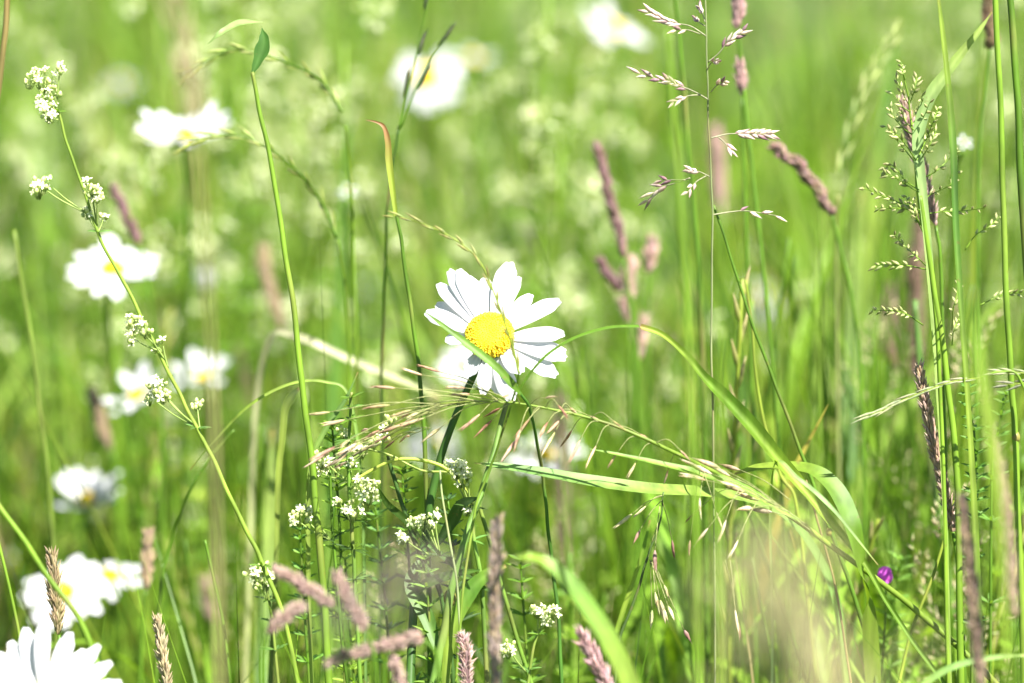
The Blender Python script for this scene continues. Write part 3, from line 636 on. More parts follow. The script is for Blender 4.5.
# fog grass heads, near and pinkish
FOG = dict(cols=((.33, .20, .18), (.24, .14, .14), (.42, .31, .24)), tips=((.58, .46, .38), (.42, .28, .26)), L=9, w=2.0, out=.8, name='fog_grass', prof=(.12, .5, .95, 1, .8, .35))
foxtail("pink fog grass head with a pale tip pointing left, below the small white flowers", [(276, 570), (290, 577), (306, 587), (320, 596), (334, 606)], 11.2, [(345, 625), (350, 700)], 0.820, **{**FOG, 'prof': (.1, .45, .9, 1, .8, .3)})
foxtail("pink fog grass head sloping down left at lower left of the tangle", [(300, 606), (288, 614), (276, 624), (266, 634)], 10.4, [(262, 660), (262, 700)], 0.805, **{**FOG, 'prof': (.1, .6, 1, .8, .3)})
foxtail("grey purple fog grass head leaning right behind the blurred grey tuft", [(338, 575), (345, 592), (356, 612), (366, 632)], 12.0, [(374, 655), (378, 700)], 0.810, **FOG)
foxtail("horizontal pink fog grass head low at the bottom centre", [(326, 664), (345, 656), (370, 649), (392, 644), (415, 638), (424, 640)], 12.8, [(436, 655), (440, 700)], 0.820, **FOG)
foxtail("hanging pink fog grass head under the horizontal one", [(402, 690), (398, 672), (390, 655)], 8.8, [(385, 660), (384, 700)], 0.820, **FOG)
foxtail("striped purple fog grass head hanging at bottom centre", [(462, 636), (466, 650), (466, 668), (468, 690)], 12.0, [(470, 730)], 0.900, **{**FOG, 'cols': ((.30, .17, .2), (.5, .36, .34))})
foxtail("pink blurred head at the lower left of the bottom grass", [(205, 580), (208, 600), (214, 622)], 8.8, [(220, 690)], 1.3, **FOG)
# very near out of focus tufts
foxtail("large tan out of focus grass tuft very near at the bottom right", [(765, 545, .42), (782, 590, .42), (805, 640, .42), (822, 690, .42), (835, 740, .42)], 170, [(840, 800, .42)], .42, cols=((.50, .46, .24), (.44, .42, .20)), tips=((.56, .53, .32), (.48, .44, .24)), n=80, L=46, w=9, out=.7, loose=True, name='fog_grass', sw_=8)
foxtail("grey out of focus grass tuft very near, left of the leafy tangle", [(430, 558, .48), (405, 572, .48), (375, 588, .48), (345, 606, .48), (322, 640, .48)], 52, [(318, 720, .48)], .48, cols=((.30, .24, .22), (.22, .17, .17)), tips=((.4, .34, .28), (.3, .24, .22)), n=30, L=28, w=7, out=.7, loose=True, name='fog_grass', sw_=4)
foxtail("faint tan near stalk rising to the top edge at left", [(165, -30, .64), (180, 30, .64), (192, 90, .64), (198, 150, .64)], 20, [(206, 260, .65), (214, 420, .66), (220, 690, .66)], .64, cols=(TAN, (.34, .22, .14)), tips=(TAN, STRAW), n=34, L=50, w=4, out=.18, name='fog_grass', sw_=4, stemcol=(.33, .29, .13))

# ------------------------------------------------------------------ airy panicles
def raceme(mb, pts, n, L, w, cols, tips, start=.35, spread=.5, r=.00018, acol=G_LT):
    """thin branch running root to tip with small spikelets on its outer part"""
    tube(mb, pts, radii(len(pts), r * 1.3, r * .6), acol, 4); m = len(pts) - 1
    for k in range(n):
        f = start + (1 - start) * (k + .7) / n; x = min(f, .999) * m; i = int(x); p = pts[i].lerp(pts[i + 1], x - i)
        t_ = (pts[i + 1] - pts[i]).normalized(); _, s, b = frame(t_, CAMF)
        dr = t_ + s * (spread if k % 2 else -spread) * rnd(.5, 1.3) + b * rnd(-.5, .5) * spread
        small = L * rnd(.8, 1.2)
        spikelet(mb, p + dr.normalized() * small * .15, dr, small, w * rnd(.85, 1.15), jit(random.choice(cols), .15), jit(random.choice(tips), .15))
d = .925
t = stalk('meadow_panicle_grass', "airy light green panicle of tiny spikelets beside the folded blade at right", 'grass',
    [(902, 68, d), (908, 100, d), (913, 140, d), (917, 180, d), (920, 215, d), (928, 250, d), (935, 300, d), (942, 420, d), (948, 690, d)], 1.6, 5, G_LT, d)
GC = ((.34, .42, .13), (.28, .36, .10)); GT = ((.46, .48, .22), (.30, .26, .14))
for pix, nn in [([(905, 80), (903, 72), (901, 62)], 7), ([(909, 105), (904, 96), (897, 80)], 6), ([(909, 105), (914, 92), (917, 78)], 7), ([(910, 112), (902, 106), (892, 92)], 3),
                ([(912, 125), (920, 112), (922, 96)], 8), ([(912, 130), (922, 120), (930, 102)], 6), ([(913, 135), (903, 128), (893, 116), (890, 108)], 6), ([(914, 130), (906, 122), (901, 112)], 5),
                ([(917, 165), (905, 150), (895, 138), (885, 126)], 9), ([(916, 160), (902, 140), (890, 130)], 6), ([(917, 160), (926, 140), (934, 120), (938, 108)], 12), ([(917, 165), (928, 148), (936, 132)], 9),
                ([(919, 190), (905, 180), (892, 165), (884, 170)], 9), ([(919, 192), (908, 186), (896, 178), (886, 174)], 8), ([(920, 210), (905, 205), (885, 197), (864, 188)], 11), ([(920, 213), (905, 209), (888, 208), (875, 208)], 8),
                ([(923, 232), (918, 222), (910, 210), (906, 196)], 9), ([(921, 225), (915, 214), (912, 200)], 8), ([(928, 268), (918, 258), (906, 247), (894, 235)], 12), ([(928, 270), (910, 266), (892, 265), (876, 265)], 11),
                ([(923, 325), (908, 315), (895, 311), (872, 310)], 13), ([(918, 180), (935, 172), (950, 158), (958, 150)], 7), ([(920, 215), (940, 212), (962, 211), (985, 208)], 9), ([(920, 205), (930, 195), (950, 185), (958, 172)], 8),
                ([(965, 250, .94), (976, 235, .94), (990, 226, .94), (1000, 216, .94)], 8), ([(952, 330), (953, 310), (957, 295), (958, 278)], 8), ([(952, 345), (954, 330), (960, 316)], 7), ([(980, 305, .93), (1000, 296, .93), (1024, 292, .93)], 10)]:
    mb = MB(); dd = pix[0][2] if len(pix[0]) > 2 else d
    raceme(mb, line([(x[0], x[1], dd + rnd(-.012, .008)) for x in pix], dd, 6), nn, M(8.5, d), M(3.6, d), GC, GT, .25, .55)
    mb.build('branch', M_HUSK, t)
# purple spikelet stem
d = .915
t = stalk('purple_panicle_grass', "thin grey stem with purplish spikelet tufts at top right of centre", 'grass',
    [(706, -30, d), (706, 40, d), (708, 100, d), (711, 170, d), (712, 230, d), (712, 330, d), (713, 450, d), (715, 690, d)], 1.5, 2.6, (.19, .22, .10), d)
PC = ((.42, .30, .27), (.56, .46, .36), (.28, .16, .18)); PT = ((.62, .52, .46), (.22, .13, .15), (.7, .62, .5))
for pix, nn, L_ in [([(706, 36), (690, 26), (670, 22), (650, 12)], 11, 14), ([(700, 34), (688, 30), (676, 30)], 3, 14), ([(708, 62), (718, 54), (728, 42), (742, 32)], 9, 12), ([(707, 70), (712, 62), (718, 62)], 5, 9), ([(705, 22), (703, 14), (700, 8)], 6, 9),
                    ([(705, 26), (699, 22), (696, 18)], 5, 9), ([(709, 100), (695, 92), (675, 84), (640, 74)], 10, 13), ([(700, 95), (688, 96), (674, 102)], 5, 12), ([(690, 90), (680, 86), (668, 80)], 4, 11), ([(711, 92), (716, 86), (724, 82)], 4, 10),
                    ([(711, 138), (728, 134), (745, 134), (768, 134)], 14, 13), ([(718, 137), (724, 142), (730, 150)], 3, 12), ([(712, 178), (700, 172), (690, 170)], 5, 9), ([(706, 176), (696, 182), (688, 192)], 4, 12),
                    ([(690, 178), (676, 183), (660, 188), (648, 200)], 6, 16), ([(685, 180), (674, 180), (662, 180)], 3, 14), ([(712, 215), (730, 212), (748, 211), (778, 216)], 4, 13)]:
    mb = MB(); dz = rnd(-.01, .01)
    raceme(mb, smooth([P(x, y, d + dz * k / (len(pix) - 1)) for k, (x, y) in enumerate(pix)], 6), nn, M(L_, d), M(4.2, d), PC, PT, .42, .33, acol=(.30, .30, .18))
    mb.build('branch', M_HUSK, t)
# grey green solitary spike (right)
t = stalk('wild_barley_spike', "grey green spikelet pointing left in front of the brownish foxtail at right", 'grass',
    [(980, 378, .905), (1000, 372, .905), (1020, 380, .905), (1034, 450, .905), (1040, 690, .905)], 2, 4, G_LT)
head_on(t, [(866, 416, .905), (885, 409, .905), (905, 399, .905), (930, 389, .905), (955, 381, .905), (980, 378, .905)], 15, 24, 3.4, (.28, .33, .16), (.36, .36, .22), spread=.05, axis=G_YEL)
t = stalk('wild_barley_spike', "short grey spikelets at the right edge beside the knotted stem", 'grass',
    [(1030, 374, .905), (1038, 400, .905), (1044, 690, .905)], 2, 4, G_LT)
head_on(t, [(994, 372, .905), (1010, 372, .905), (1032, 374, .905)], 6, 16, 3.4, (.26, .33, .14), (.36, .38, .2), spread=.12, axis=G_YEL)
head_on(t, [(1004, 384, .905), (1018, 384, .905), (1036, 380, .905)], 4, 18, 4, (.12, .14, .08), (.22, .22, .15), spread=.15, axis=G_YEL)
# pale oat-like spike at (860,100), soft
t = stalk('pale_oat_grass', "pale soft oat-like spike left of the airy panicle", 'grass',
    [(838, 195, 1.06), (836, 260, 1.07), (838, 400, 1.08), (842, 690, 1.08)], 3, 4.5, (.26, .30, .10))
head_on(t, [(892, 40, 1.12), (880, 60, 1.12), (868, 82, 1.12), (856, 110, 1.12), (846, 145, 1.12), (839, 180, 1.12)], 13, 26, 5.5, (.32, .40, .13), (.44, .48, .2), spread=.2)

# ------------------------------------------------------------------ the brome with nodding spikelets
d = .90
t = stalk('brome_grass', "leaning brome grass whose nodding brown spikelets hang below the sharp daisy", 'grass',
    [(440, 404, d), (480, 401, d), (515, 403, d), (545, 408, d), (585, 417, d), (620, 428, d), (655, 443, d), (700, 465, .905), (745, 488, .91), (785, 512, .915), (830, 545, .92), (880, 582, .925), (930, 622, .93), (975, 662, .93), (1010, 700, .93)], 1.0, 8.0, (.18, .27, .03), d)
BR = ((.26, .11, .07), (.40, .22, .14), (.46, .33, .19), (.34, .32, .12)); BT = ((.66, .54, .38), (.48, .30, .20), (.20, .09, .06))
def nod(x0, y0, x1, y1, L, w, sag=6, dz=0.0, col=None):
    """hair-thin pedicel from (x0,y0) to (x1,y1) and a slim spikelet of L px beyond it"""
    random_mid = P((x0 + x1) / 2, (y0 + y1) / 2 - sag, d + dz * .5)
    a = P(x0, y0, d); b = P(x1, y1, d + dz); pts = smooth([a, random_mid, b], 5)
    mb = MB(); tube(mb, pts, radii(len(pts), .00016, .00011), (.30, .32, .12), 4)
    c = jit(col or random.choice(BR), .15); dr = (b - random_mid).normalized() + rv(.12)
    tp = jit(random.choice(BT), .15)
    spikelet(mb, b, dr, M(L, d), M(w * .68, d), c, tp, 6)
    spikelet(mb, b + dr.normalized() * M(L * .28, d) + rv(M(.8)), dr + rv(.12), M(L * .78, d), M(w * .42, d), tp, c, 5, M(5))
    mb.build('spikelet', M_HUSK, t)
random.seed(21)
for a in [ # left group: long horizontal ones
    (470, 402, 345, 420, 26, 6), (455, 403, 335, 447, 30, 6), (440, 404, 330, 412, 22, 5), (480, 401, 390, 405, 30, 5.5), (500, 402, 395, 388, 26, 5), (505, 402, 422, 375, 22, 4.5), (500, 402, 440, 372, 26, 5),
    (515, 403, 465, 388, 22, 5), (490, 402, 412, 410, 24, 6), (470, 402, 380, 430, 24, 6), (460, 403, 400, 425, 26, 6), (480, 402, 424, 418, 30, 6), (490, 402, 440, 428, 24, 6), (450, 404, 372, 445, 26, 6),
    (505, 403, 480, 414, 30, 6), (515, 403, 492, 420, 26, 5), (520, 404, 500, 408, 24, 5), (530, 405, 520, 430, 34, 6), (540, 407, 516, 440, 34, 6), (545, 408, 530, 418, 26, 5),
    (560, 411, 548, 422, 24, 5), (570, 413, 555, 432, 30, 6), (575, 414, 560, 420, 22, 5), (585, 417, 572, 430, 28, 5.5), (600, 421, 580, 440, 28, 5), (610, 424, 596, 446, 26, 5),
    (530, 405, 545, 398, 20, 4.5), (520, 404, 508, 395, 18, 4.5), (545, 408, 558, 405, 22, 4.5), (555, 410, 590, 416, 22, 4), (590, 418, 612, 420, 20, 4), (612, 425, 640, 434, 18, 4), (640, 436, 618, 452, 20, 4), (655, 443, 636, 462, 20, 4),
    (655, 443, 680, 450, 18, 4), (680, 455, 668, 470, 18, 4), (560, 411, 570, 408, 20, 5), (500, 402, 470, 394, 22, 5)]:
    nod(*a, sag=rnd(2, 8), dz=rnd(-.012, .012))
# pink-brown close spikelets on the left tip
for k in range(26):
    x = rnd(318, 430); y = 470 - (x - 300) * .43 + rnd(-14, 14)
    nod(x + 20, y - 8, x, y, rnd(16, 26), rnd(4, 6), sag=rnd(0, 3), dz=rnd(-.01, .02), col=random.choice([(.52, .36, .30), (.60, .50, .36), (.36, .2, .16), (.5, .5, .26)]))
# second tuft: whitish spikelets near (740,480) and hanging ones
for a in [(785, 512, 712, 474, 34, 8), (785, 510, 720, 468, 34, 8), (780, 508, 730, 476, 30, 8), (775, 505, 705, 480, 30, 7), (790, 500, 740, 470, 28, 7), (800, 520, 745, 492, 32, 9), (805, 524, 760, 500, 30, 9), (810, 530, 772, 512, 28, 8),
          (790, 512, 752, 508, 24, 8), (700, 465, 716, 512, 20, 5), (740, 488, 726, 520, 26, 6), (705, 470, 700, 498, 26, 5), (735, 486, 700, 508, 26, 5), (745, 490, 708, 528, 24, 5), (760, 498, 738, 540, 22, 5),
          (730, 560, 735, 610, 26, 5), (725, 560, 738, 622, 24, 4.5), (700, 470, 690, 540, 18, 5)]:
    nod(*a, sag=4, dz=rnd(-.012, .012), col=random.choice([(.50, .44, .29), (.60, .54, .38), (.38, .28, .17)]))
add_blade(t, [(590, 449, .898), (620, 455, .898), (660, 464, .90), (700, 474, .902), (740, 488, .905), (775, 508, .91), (800, 522, .915)], [1, 4, 7, 10, 13, 12, 8], (.16, .28, .04), face=UP * .8 - FWD * .7, fold=.35, rib=.8)
# small panicle at (655,560)
d = .915
t = stalk('small_panicle_grass', "small green and purple panicle on a dark curved stem at lower right of centre", 'grass',
    [(664, 492), (660, 520), (652, 545), (645, 567), (634, 600), (620, 640), (614, 700)], 1.6, 4, (.07, .12, .03), d)
for (x0, y0, x1, y1, L_, w_) in [(664, 495, 632, 514, 24, 6), (662, 500, 640, 530, 16, 6), (660, 520, 648, 556, 8, 5), (660, 505, 655, 550, 22, 8), (662, 500, 672, 540, 22, 6), (650, 560, 660, 600, 26, 9), (652, 560, 655, 592, 24, 7), (650, 560, 664, 585, 14, 6),
                                 (650, 560, 668, 606, 16, 7), (664, 495, 646, 506, 18, 5), (650, 560, 684, 630, 14, 7), (650, 560, 652, 610, 20, 7)]:
    nod(x0, y0, x1, y1, L_, w_, sag=3, dz=rnd(-.008, .008), col=random.choice([(.36, .42, .16), (.45, .44, .22), (.30, .18, .16)]))

# ------------------------------------------------------------------ bedstraw
def flower_blob(mb, c, rad, n, fl=.00115, openf=.4, up=Vector((0, 0, 1)), root=None, cam=True):
    root = root if root is not None else c - up * rad * 1.6
    for k in range(n):
        o = rv(1.0)
        while o.length > 1: o = rv(1.0)
        p = c + o * rad
        tube(mb, [root.lerp(p, .25), p], [.00012, .0001], (.30, .40, .12), 3)
        if rnd(0, 1) < openf:
            nn = (o * .7 + up * .6 + (CAMF * .5 if cam else Vector((0, 0, 0))) + rv(.3)).normalized(); _, s, b = frame(nn, rv(1))
            q = fl * rnd(.7, 1.05); vs = [p + nn * q * .1]; fs = []; a0 = rnd(0, 1.5)
            for j in range(4):
                th = a0 + j * math.pi / 2; u = s * math.cos(th) + b * math.sin(th); v = nn.cross(u)
                i0 = len(vs); vs += [p + u * q * .8 + v * q * .42 + nn * q * .12, p + u * q * 1.45 + nn * q * rnd(0, .3), p + u * q * .8 - v * q * .42 + nn * q * .12]
                fs.append((0, i0 + 2, i0 + 1, i0))
            mb.add(vs, fs, jit((.70, .74, .46), .10))
        else:
            q = fl * rnd(.7, 1.0); spikelet(mb, p - up * q, up + o * .4, q * 1.7, q * 1.35, jit(BUD, .12), jit((.62, .68, .30)), 6, 0, [(0, .35), (.3, .95), (.65, 1), (1, .3)])
def whorl(mb, c, ax, n, L, w, col=G_MID, lift=.25):
    ax, s, b = frame(ax)
    for k in range(n):
        a = 2 * math.pi * k / n + rnd(-.25, .25); u = (s * math.cos(a) + b * math.sin(a) + ax * (lift + rnd(-.2, .2))).normalized(); l_ = L * rnd(.75, 1.15)
        pts = [c + u * (l_ * f) + Vector((0, 0, -.12 * l_ * f * f)) for f in (0, .25, .5, .75, 1)]
        blade(mb, pts, [w * .4, w * .85, w, w * .75, w * .08], jit(col, .15), Vector((0, 0, 1)) + CAMF * .4, .25, rib=.5)
def bedstraw(label, stem_pix, clusters, whorls, d=FOCUS, w0=2, w1=5, col=(.20, .28, .05), extra=(), leaf=12):
    t = stalk('bedstraw', label, 'wildflower', stem_pix, w0, w1, col, d)
    for (x, y, r, n, rx, ry) in clusters:
        mb = MB(); dz = d + rnd(-.006, .004); root = P(rx, ry, d); c = P(x, y, dz)
        pts = smooth([root, root.lerp(c, .5) + UP * M(-1.5), c - (c - root) * .18], 5)
        tube(mb, pts, radii(len(pts), M(1.1), M(.7)), (.24, .33, .08), 5)
        mb.build('flower_stalk', M_STEM, t)
        mb = MB(); flower_blob(mb, c, M(r, d), n, openf=.38); mb.build('flower_cluster', M_FLOR, t)
    for (x, y, n, L) in whorls:
        mb = MB(); whorl(mb, P(x, y, d), UP + rv(.3), n, M(L, d), M(3.0, d), random.choice([G_MID, G_DK, (.08, .17, .03)])); mb.build('leaf_whorl', M_LEAF, t)
    for e in extra:
        mb = MB(); pts = line(e[0], d); tube(mb, pts, radii(len(pts), M(e[1]) / 2, M(e[2]) / 2), e[3], 6); mb.build('branch_stem', M_STEM, t)
    return t
random.seed(31)
bedstraw("long slanting bedstraw with small cream flower clusters at left",
    [(58, 112), (66, 140), (77, 170), (88, 205), (98, 232), (112, 262), (129, 292), (148, 330), (168, 372), (184, 402), (198, 430), (214, 462), (232, 500), (250, 538), (263, 565), (285, 620), (300, 700)],
    [(42, 77, 13, 22, 57, 116), (46, 100, 12, 24, 57, 116), (48, 113, 8, 15, 58, 120), (32, 80, 7, 9, 55, 110), (60, 68, 6, 8, 56, 108), (54, 92, 8, 12, 58, 116),
     (38, 186, 11, 24, 88, 214), (46, 183, 8, 10, 88, 214), (91, 186, 10, 24, 97, 226), (97, 193, 8, 10, 97, 226), (86, 212, 6, 9, 98, 232), (104, 217, 4, 6, 98, 232),
     (134, 322, 9, 16, 163, 352), (146, 328, 9, 12, 165, 360), (131, 338, 6, 8, 163, 352), (155, 349, 4, 4, 172, 376), (156, 385, 10, 22, 196, 428), (162, 395, 8, 14, 194, 424), (150, 398, 7, 10, 194, 426), (197, 404, 6, 10, 200, 430), (162, 341, 3, 3, 168, 368)],
    [(98, 232, 6, 13), (197, 428, 6, 17), (58, 112, 6, 10), (262, 566, 6, 14)], .92, 2.6, 5.2, (.22, .33, .04))
bedstraw("leafy bedstraw tuft with white flowers left of the daisy's stem",
    [(352, 392), (350, 420), (348, 450), (350, 490), (352, 540), (356, 600), (362, 700)],
    [(322, 458, 10, 20, 346, 480), (331, 466, 8, 12, 346, 480), (316, 472, 6, 8, 346, 480), (300, 514, 11, 20, 330, 540), (309, 508, 7, 8, 330, 540), (294, 519, 6, 8, 330, 540), (365, 492, 13, 24, 352, 515), (352, 510, 11, 18, 352, 530), (374, 486, 7, 10, 352, 515),
     (362, 450, 8, 16, 350, 470), (374, 440, 8, 10, 350, 466), (384, 432, 8, 12, 352, 460), (390, 420, 6, 8, 352, 455), (343, 432, 7, 9, 350, 450), (352, 460, 7, 12, 350, 480), (358, 478, 5, 5, 350, 490), (338, 500, 6, 6, 350, 520)],
    [(351, 398, 8, 15), (351, 408, 8, 14), (350, 420, 8, 16), (349, 440, 7, 15), (349, 470, 7, 18), (350, 520, 8, 20), (353, 550, 8, 22), (354, 580, 8, 22), (330, 540, 7, 18), (372, 520, 6, 18), (356, 620, 8, 22)], .925, 3, 5, (.13, .24, .03),
    extra=[([(330, 470), (332, 520), (336, 570), (342, 640), (350, 700)], 2.5, 4, G_MID), ([(345, 450), (365, 449), (392, 456), (420, 470), (447, 472)], 2, 2.5, (.26, .34, .07)),
           ([(352, 482), (372, 470), (395, 460), (420, 460), (445, 468), (462, 486), (474, 508)], 3, 4.5, (.34, .42, .07))])
bedstraw("bedstraw sprig with bright white flowers right of the daisy's stem",
    [(470, 505), (474, 540), (482, 590), (488, 700)],
    [(458, 468, 9, 20, 470, 508), (468, 474, 7, 12, 470, 508), (450, 465, 7, 9, 468, 506), (462, 478, 9, 14, 470, 510), (414, 519, 9, 16, 440, 556), (424, 522, 8, 12, 440, 556), (434, 514, 6, 8, 440, 556), (430, 524, 5, 7, 440, 556), (402, 538, 6, 8, 432, 556), (467, 512, 4, 5, 470, 512)],
    [(470, 508, 6, 20), (472, 540, 6, 22), (440, 556, 6, 16), (478, 580, 6, 22)], .92, 4, 6, (.14, .25, .04))
bedstraw("small bedstraw with white flowers low behind the wide near blade",
    [(540, 628), (533, 650), (526, 700)], [(538, 610, 8, 12, 538, 630), (552, 612, 7, 10, 540, 630), (546, 620, 6, 10, 540, 630), (508, 648, 9, 16, 526, 672)], [(538, 634, 6, 12), (528, 670, 6, 16)], .915, 2.5, 4)
bedstraw("bedstraw with cream flowers above the pale tipped pink fog grass head",
    [(266, 585), (272, 620), (280, 700)], [(254, 574, 9, 16, 264, 590), (264, 568, 7, 10, 264, 590), (262, 584, 8, 10, 266, 600), (270, 577, 6, 8, 266, 600)], [(268, 600, 6, 16), (272, 622, 6, 18), (276, 650, 7, 20)], .935, 2.5, 4)
# leafy bedstraw shoots (no flowers) at right and in the bottom tangle
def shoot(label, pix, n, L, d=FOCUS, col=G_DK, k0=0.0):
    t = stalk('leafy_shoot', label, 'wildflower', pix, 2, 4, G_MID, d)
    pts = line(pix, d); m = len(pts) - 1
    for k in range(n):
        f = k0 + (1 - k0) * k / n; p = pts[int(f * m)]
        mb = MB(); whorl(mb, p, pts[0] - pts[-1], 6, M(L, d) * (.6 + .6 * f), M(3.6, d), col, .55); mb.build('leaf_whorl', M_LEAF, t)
shoot("leafy dark green shoot right of the brownish foxtail", [(968, 388), (972, 420), (976, 450), (975, 490), (974, 530), (972, 690)], 14, 20, .925, (.07, .16, .02))
shoot("leafy bright shoot at the bottom left of the tangle", [(300, 530), (302, 570), (305, 620), (310, 690)], 9, 22, .94, (.10, .22, .03))
shoot("leafy shoot below the bedstraw tuft", [(375, 505), (380, 550), (386, 610), (392, 700)], 9, 24, .95, (.08, .18, .03))
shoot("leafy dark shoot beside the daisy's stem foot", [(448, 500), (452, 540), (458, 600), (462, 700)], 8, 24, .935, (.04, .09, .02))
shoot("leafy shoot at the right edge below the grey spikelets", [(1006, 395), (998, 430), (992, 480), (990, 690)], 9, 20, .95, (.10, .2, .03))
shoot("leafy yellow green shoot around the vetch", [(900, 560), (896, 590), (890, 640), (886, 700)], 7, 26, 1.0, (.12, .24, .03))

def proto_shoot():
    t = thing('leafy_shoot', "soft leafy bedstraw shoot without flowers low in the meadow behind", 'wildflower', (0, 0, 0), 'leafy shoots low in the background')
    H = .40; pts = smooth([Vector((0, 0, 0)), Vector((.01, 0, H * .5)), Vector((-.005, .01, H))], 12)
    mb = MB(); tube(mb, pts, radii(len(pts), .0012, .0006), G_MID, 5); mb.build('stem', M_STEM, t)
    for a, b in ((.45, .72), (.72, 1.01)):
        mb = MB(); f = a
        while f < b:
            whorl(mb, pts[min(int(f * (len(pts) - 1)), len(pts) - 1)], Vector((0, 0, 1)) + rv(.3), 7, .010, .0022, random.choice([G_LT, G_MID, G_MID, G_YEL]), .5); f += .042
        mb.build('leaves', M_LEAF, t)
    return t
psh = [proto_shoot() for _ in range(3)]
k_ = 0
for i in range(120):
    y = rnd(1.0, 1.7); x = rnd(-1, 1) * (.02 + .185 * y); top = P(500, rnd(400, 640) if y < 1.2 else rnd(300, 600), y / cx_).z
    s_ = max(.3, top / .40); rz = rnd(0, 6.28)
    if k_ > 2 and (gap(x, y, top)[0] < top - 1e-6 or (x < -.06 and y < 1.15)): continue
    k_ += 1
    if k_ <= 3: o = psh[k_ - 1]; y += .3; x -= .02
    else:
        o = psh[i % 3].copy(); COL.objects.link(o)
        for ch in psh[i % 3].children:
            k = ch.copy(); COL.objects.link(k); k.parent = o
    o.location = (x, y, 0); o.rotation_euler = (rnd(-.15, .15), rnd(-.15, .15), rz); o.scale = (s_,) * 3
for lab, px, py, dd, nn, cc in [("bright leafy shoot between the white flower clusters and the tall bright stem", 332, 425, .935, 15, G_LT), ("leafy shoot in the tangle just left of the daisy's stem", 402, 470, .945, 13, G_MID),
        ("yellow green leafy shoot low in the tangle under the white flower sprig", 425, 560, .92, 8, (.13, .24, .03)), ("leafy shoot right of the grey purple foxtail at the bottom", 520, 560, .95, 9, G_MID), ("leafy shoot behind the horizontal pink head at the bottom", 345, 560, .95, 9, G_LT)]:
    shoot(lab, [(px, py), (px + 3, py + 40), (px + 8, py + 110), (px + 14, 720)], nn, 24, dd, cc)
# vetch flower
d = .965; random.seed(41)
t = stalk('vetch', "tiny violet vetch flower at lower right beside the tip of a thin blade", 'wildflower', [(886, 584), (886, 600), (884, 640), (880, 700)], 2, 3, G_MID, d)
mb = MB(); c = P(885, 577, d)
for (u, v, sx2, sy2) in ((0, 5, 7, 6), (-4, 0, 4, 6), (4, 0, 4, 6), (0, -3, 4, 5)):
    vs = [c + RIGHT * M(u, d) + UP * M(v, d) - FWD * M(1.5 if u == 0 else 4, d)]
    for k in range(10):
        a = k * .6283; vs.append(c + RIGHT * M(u + sx2 * math.cos(a), d) + UP * M(v + sy2 * math.sin(a), d) + FWD * M(2 * math.cos(2 * a) - (3 if v < 0 else 0), d))
    mb.add(vs, [(0, 1 + k, 1 + (k + 1) % 10) for k in range(10)], jit((.62, .10, .60), .15))
mb.build('petals', M_VETCH, t)
mb = MB(); spikelet(mb, P(886, 588, d), UP, M(9, d), M(6, d), G_MID, (.2, .12, .1), 7); mb.build('sepal_cup', M_STEM, t)
for (a, b_) in (((884, 640), (910, 625)), ((884, 635), (860, 622)), ((882, 655), (905, 650)), ((882, 655), (862, 645))):
    stem_leaf(t, line([a, ((a[0] + b_[0]) / 2, (a[1] + b_[1]) / 2 - 5), b_], d), M(7, d), G_LT)
# little blue-white flower far left of the curled sheath
BD("tiny bluish white flower upper left of the curled brown tip", 348, 190, 20, up=.5, toward=.6, seed=50, real=.0045, n=5, depth=1.2, sdf=.12, gaps=0)
BD("tiny white flower between the stems at the right edge", 964, 142, 18, up=.5, toward=.8, seed=51, real=.0035, n=5, depth=1.1, sdf=.12, gaps=0)

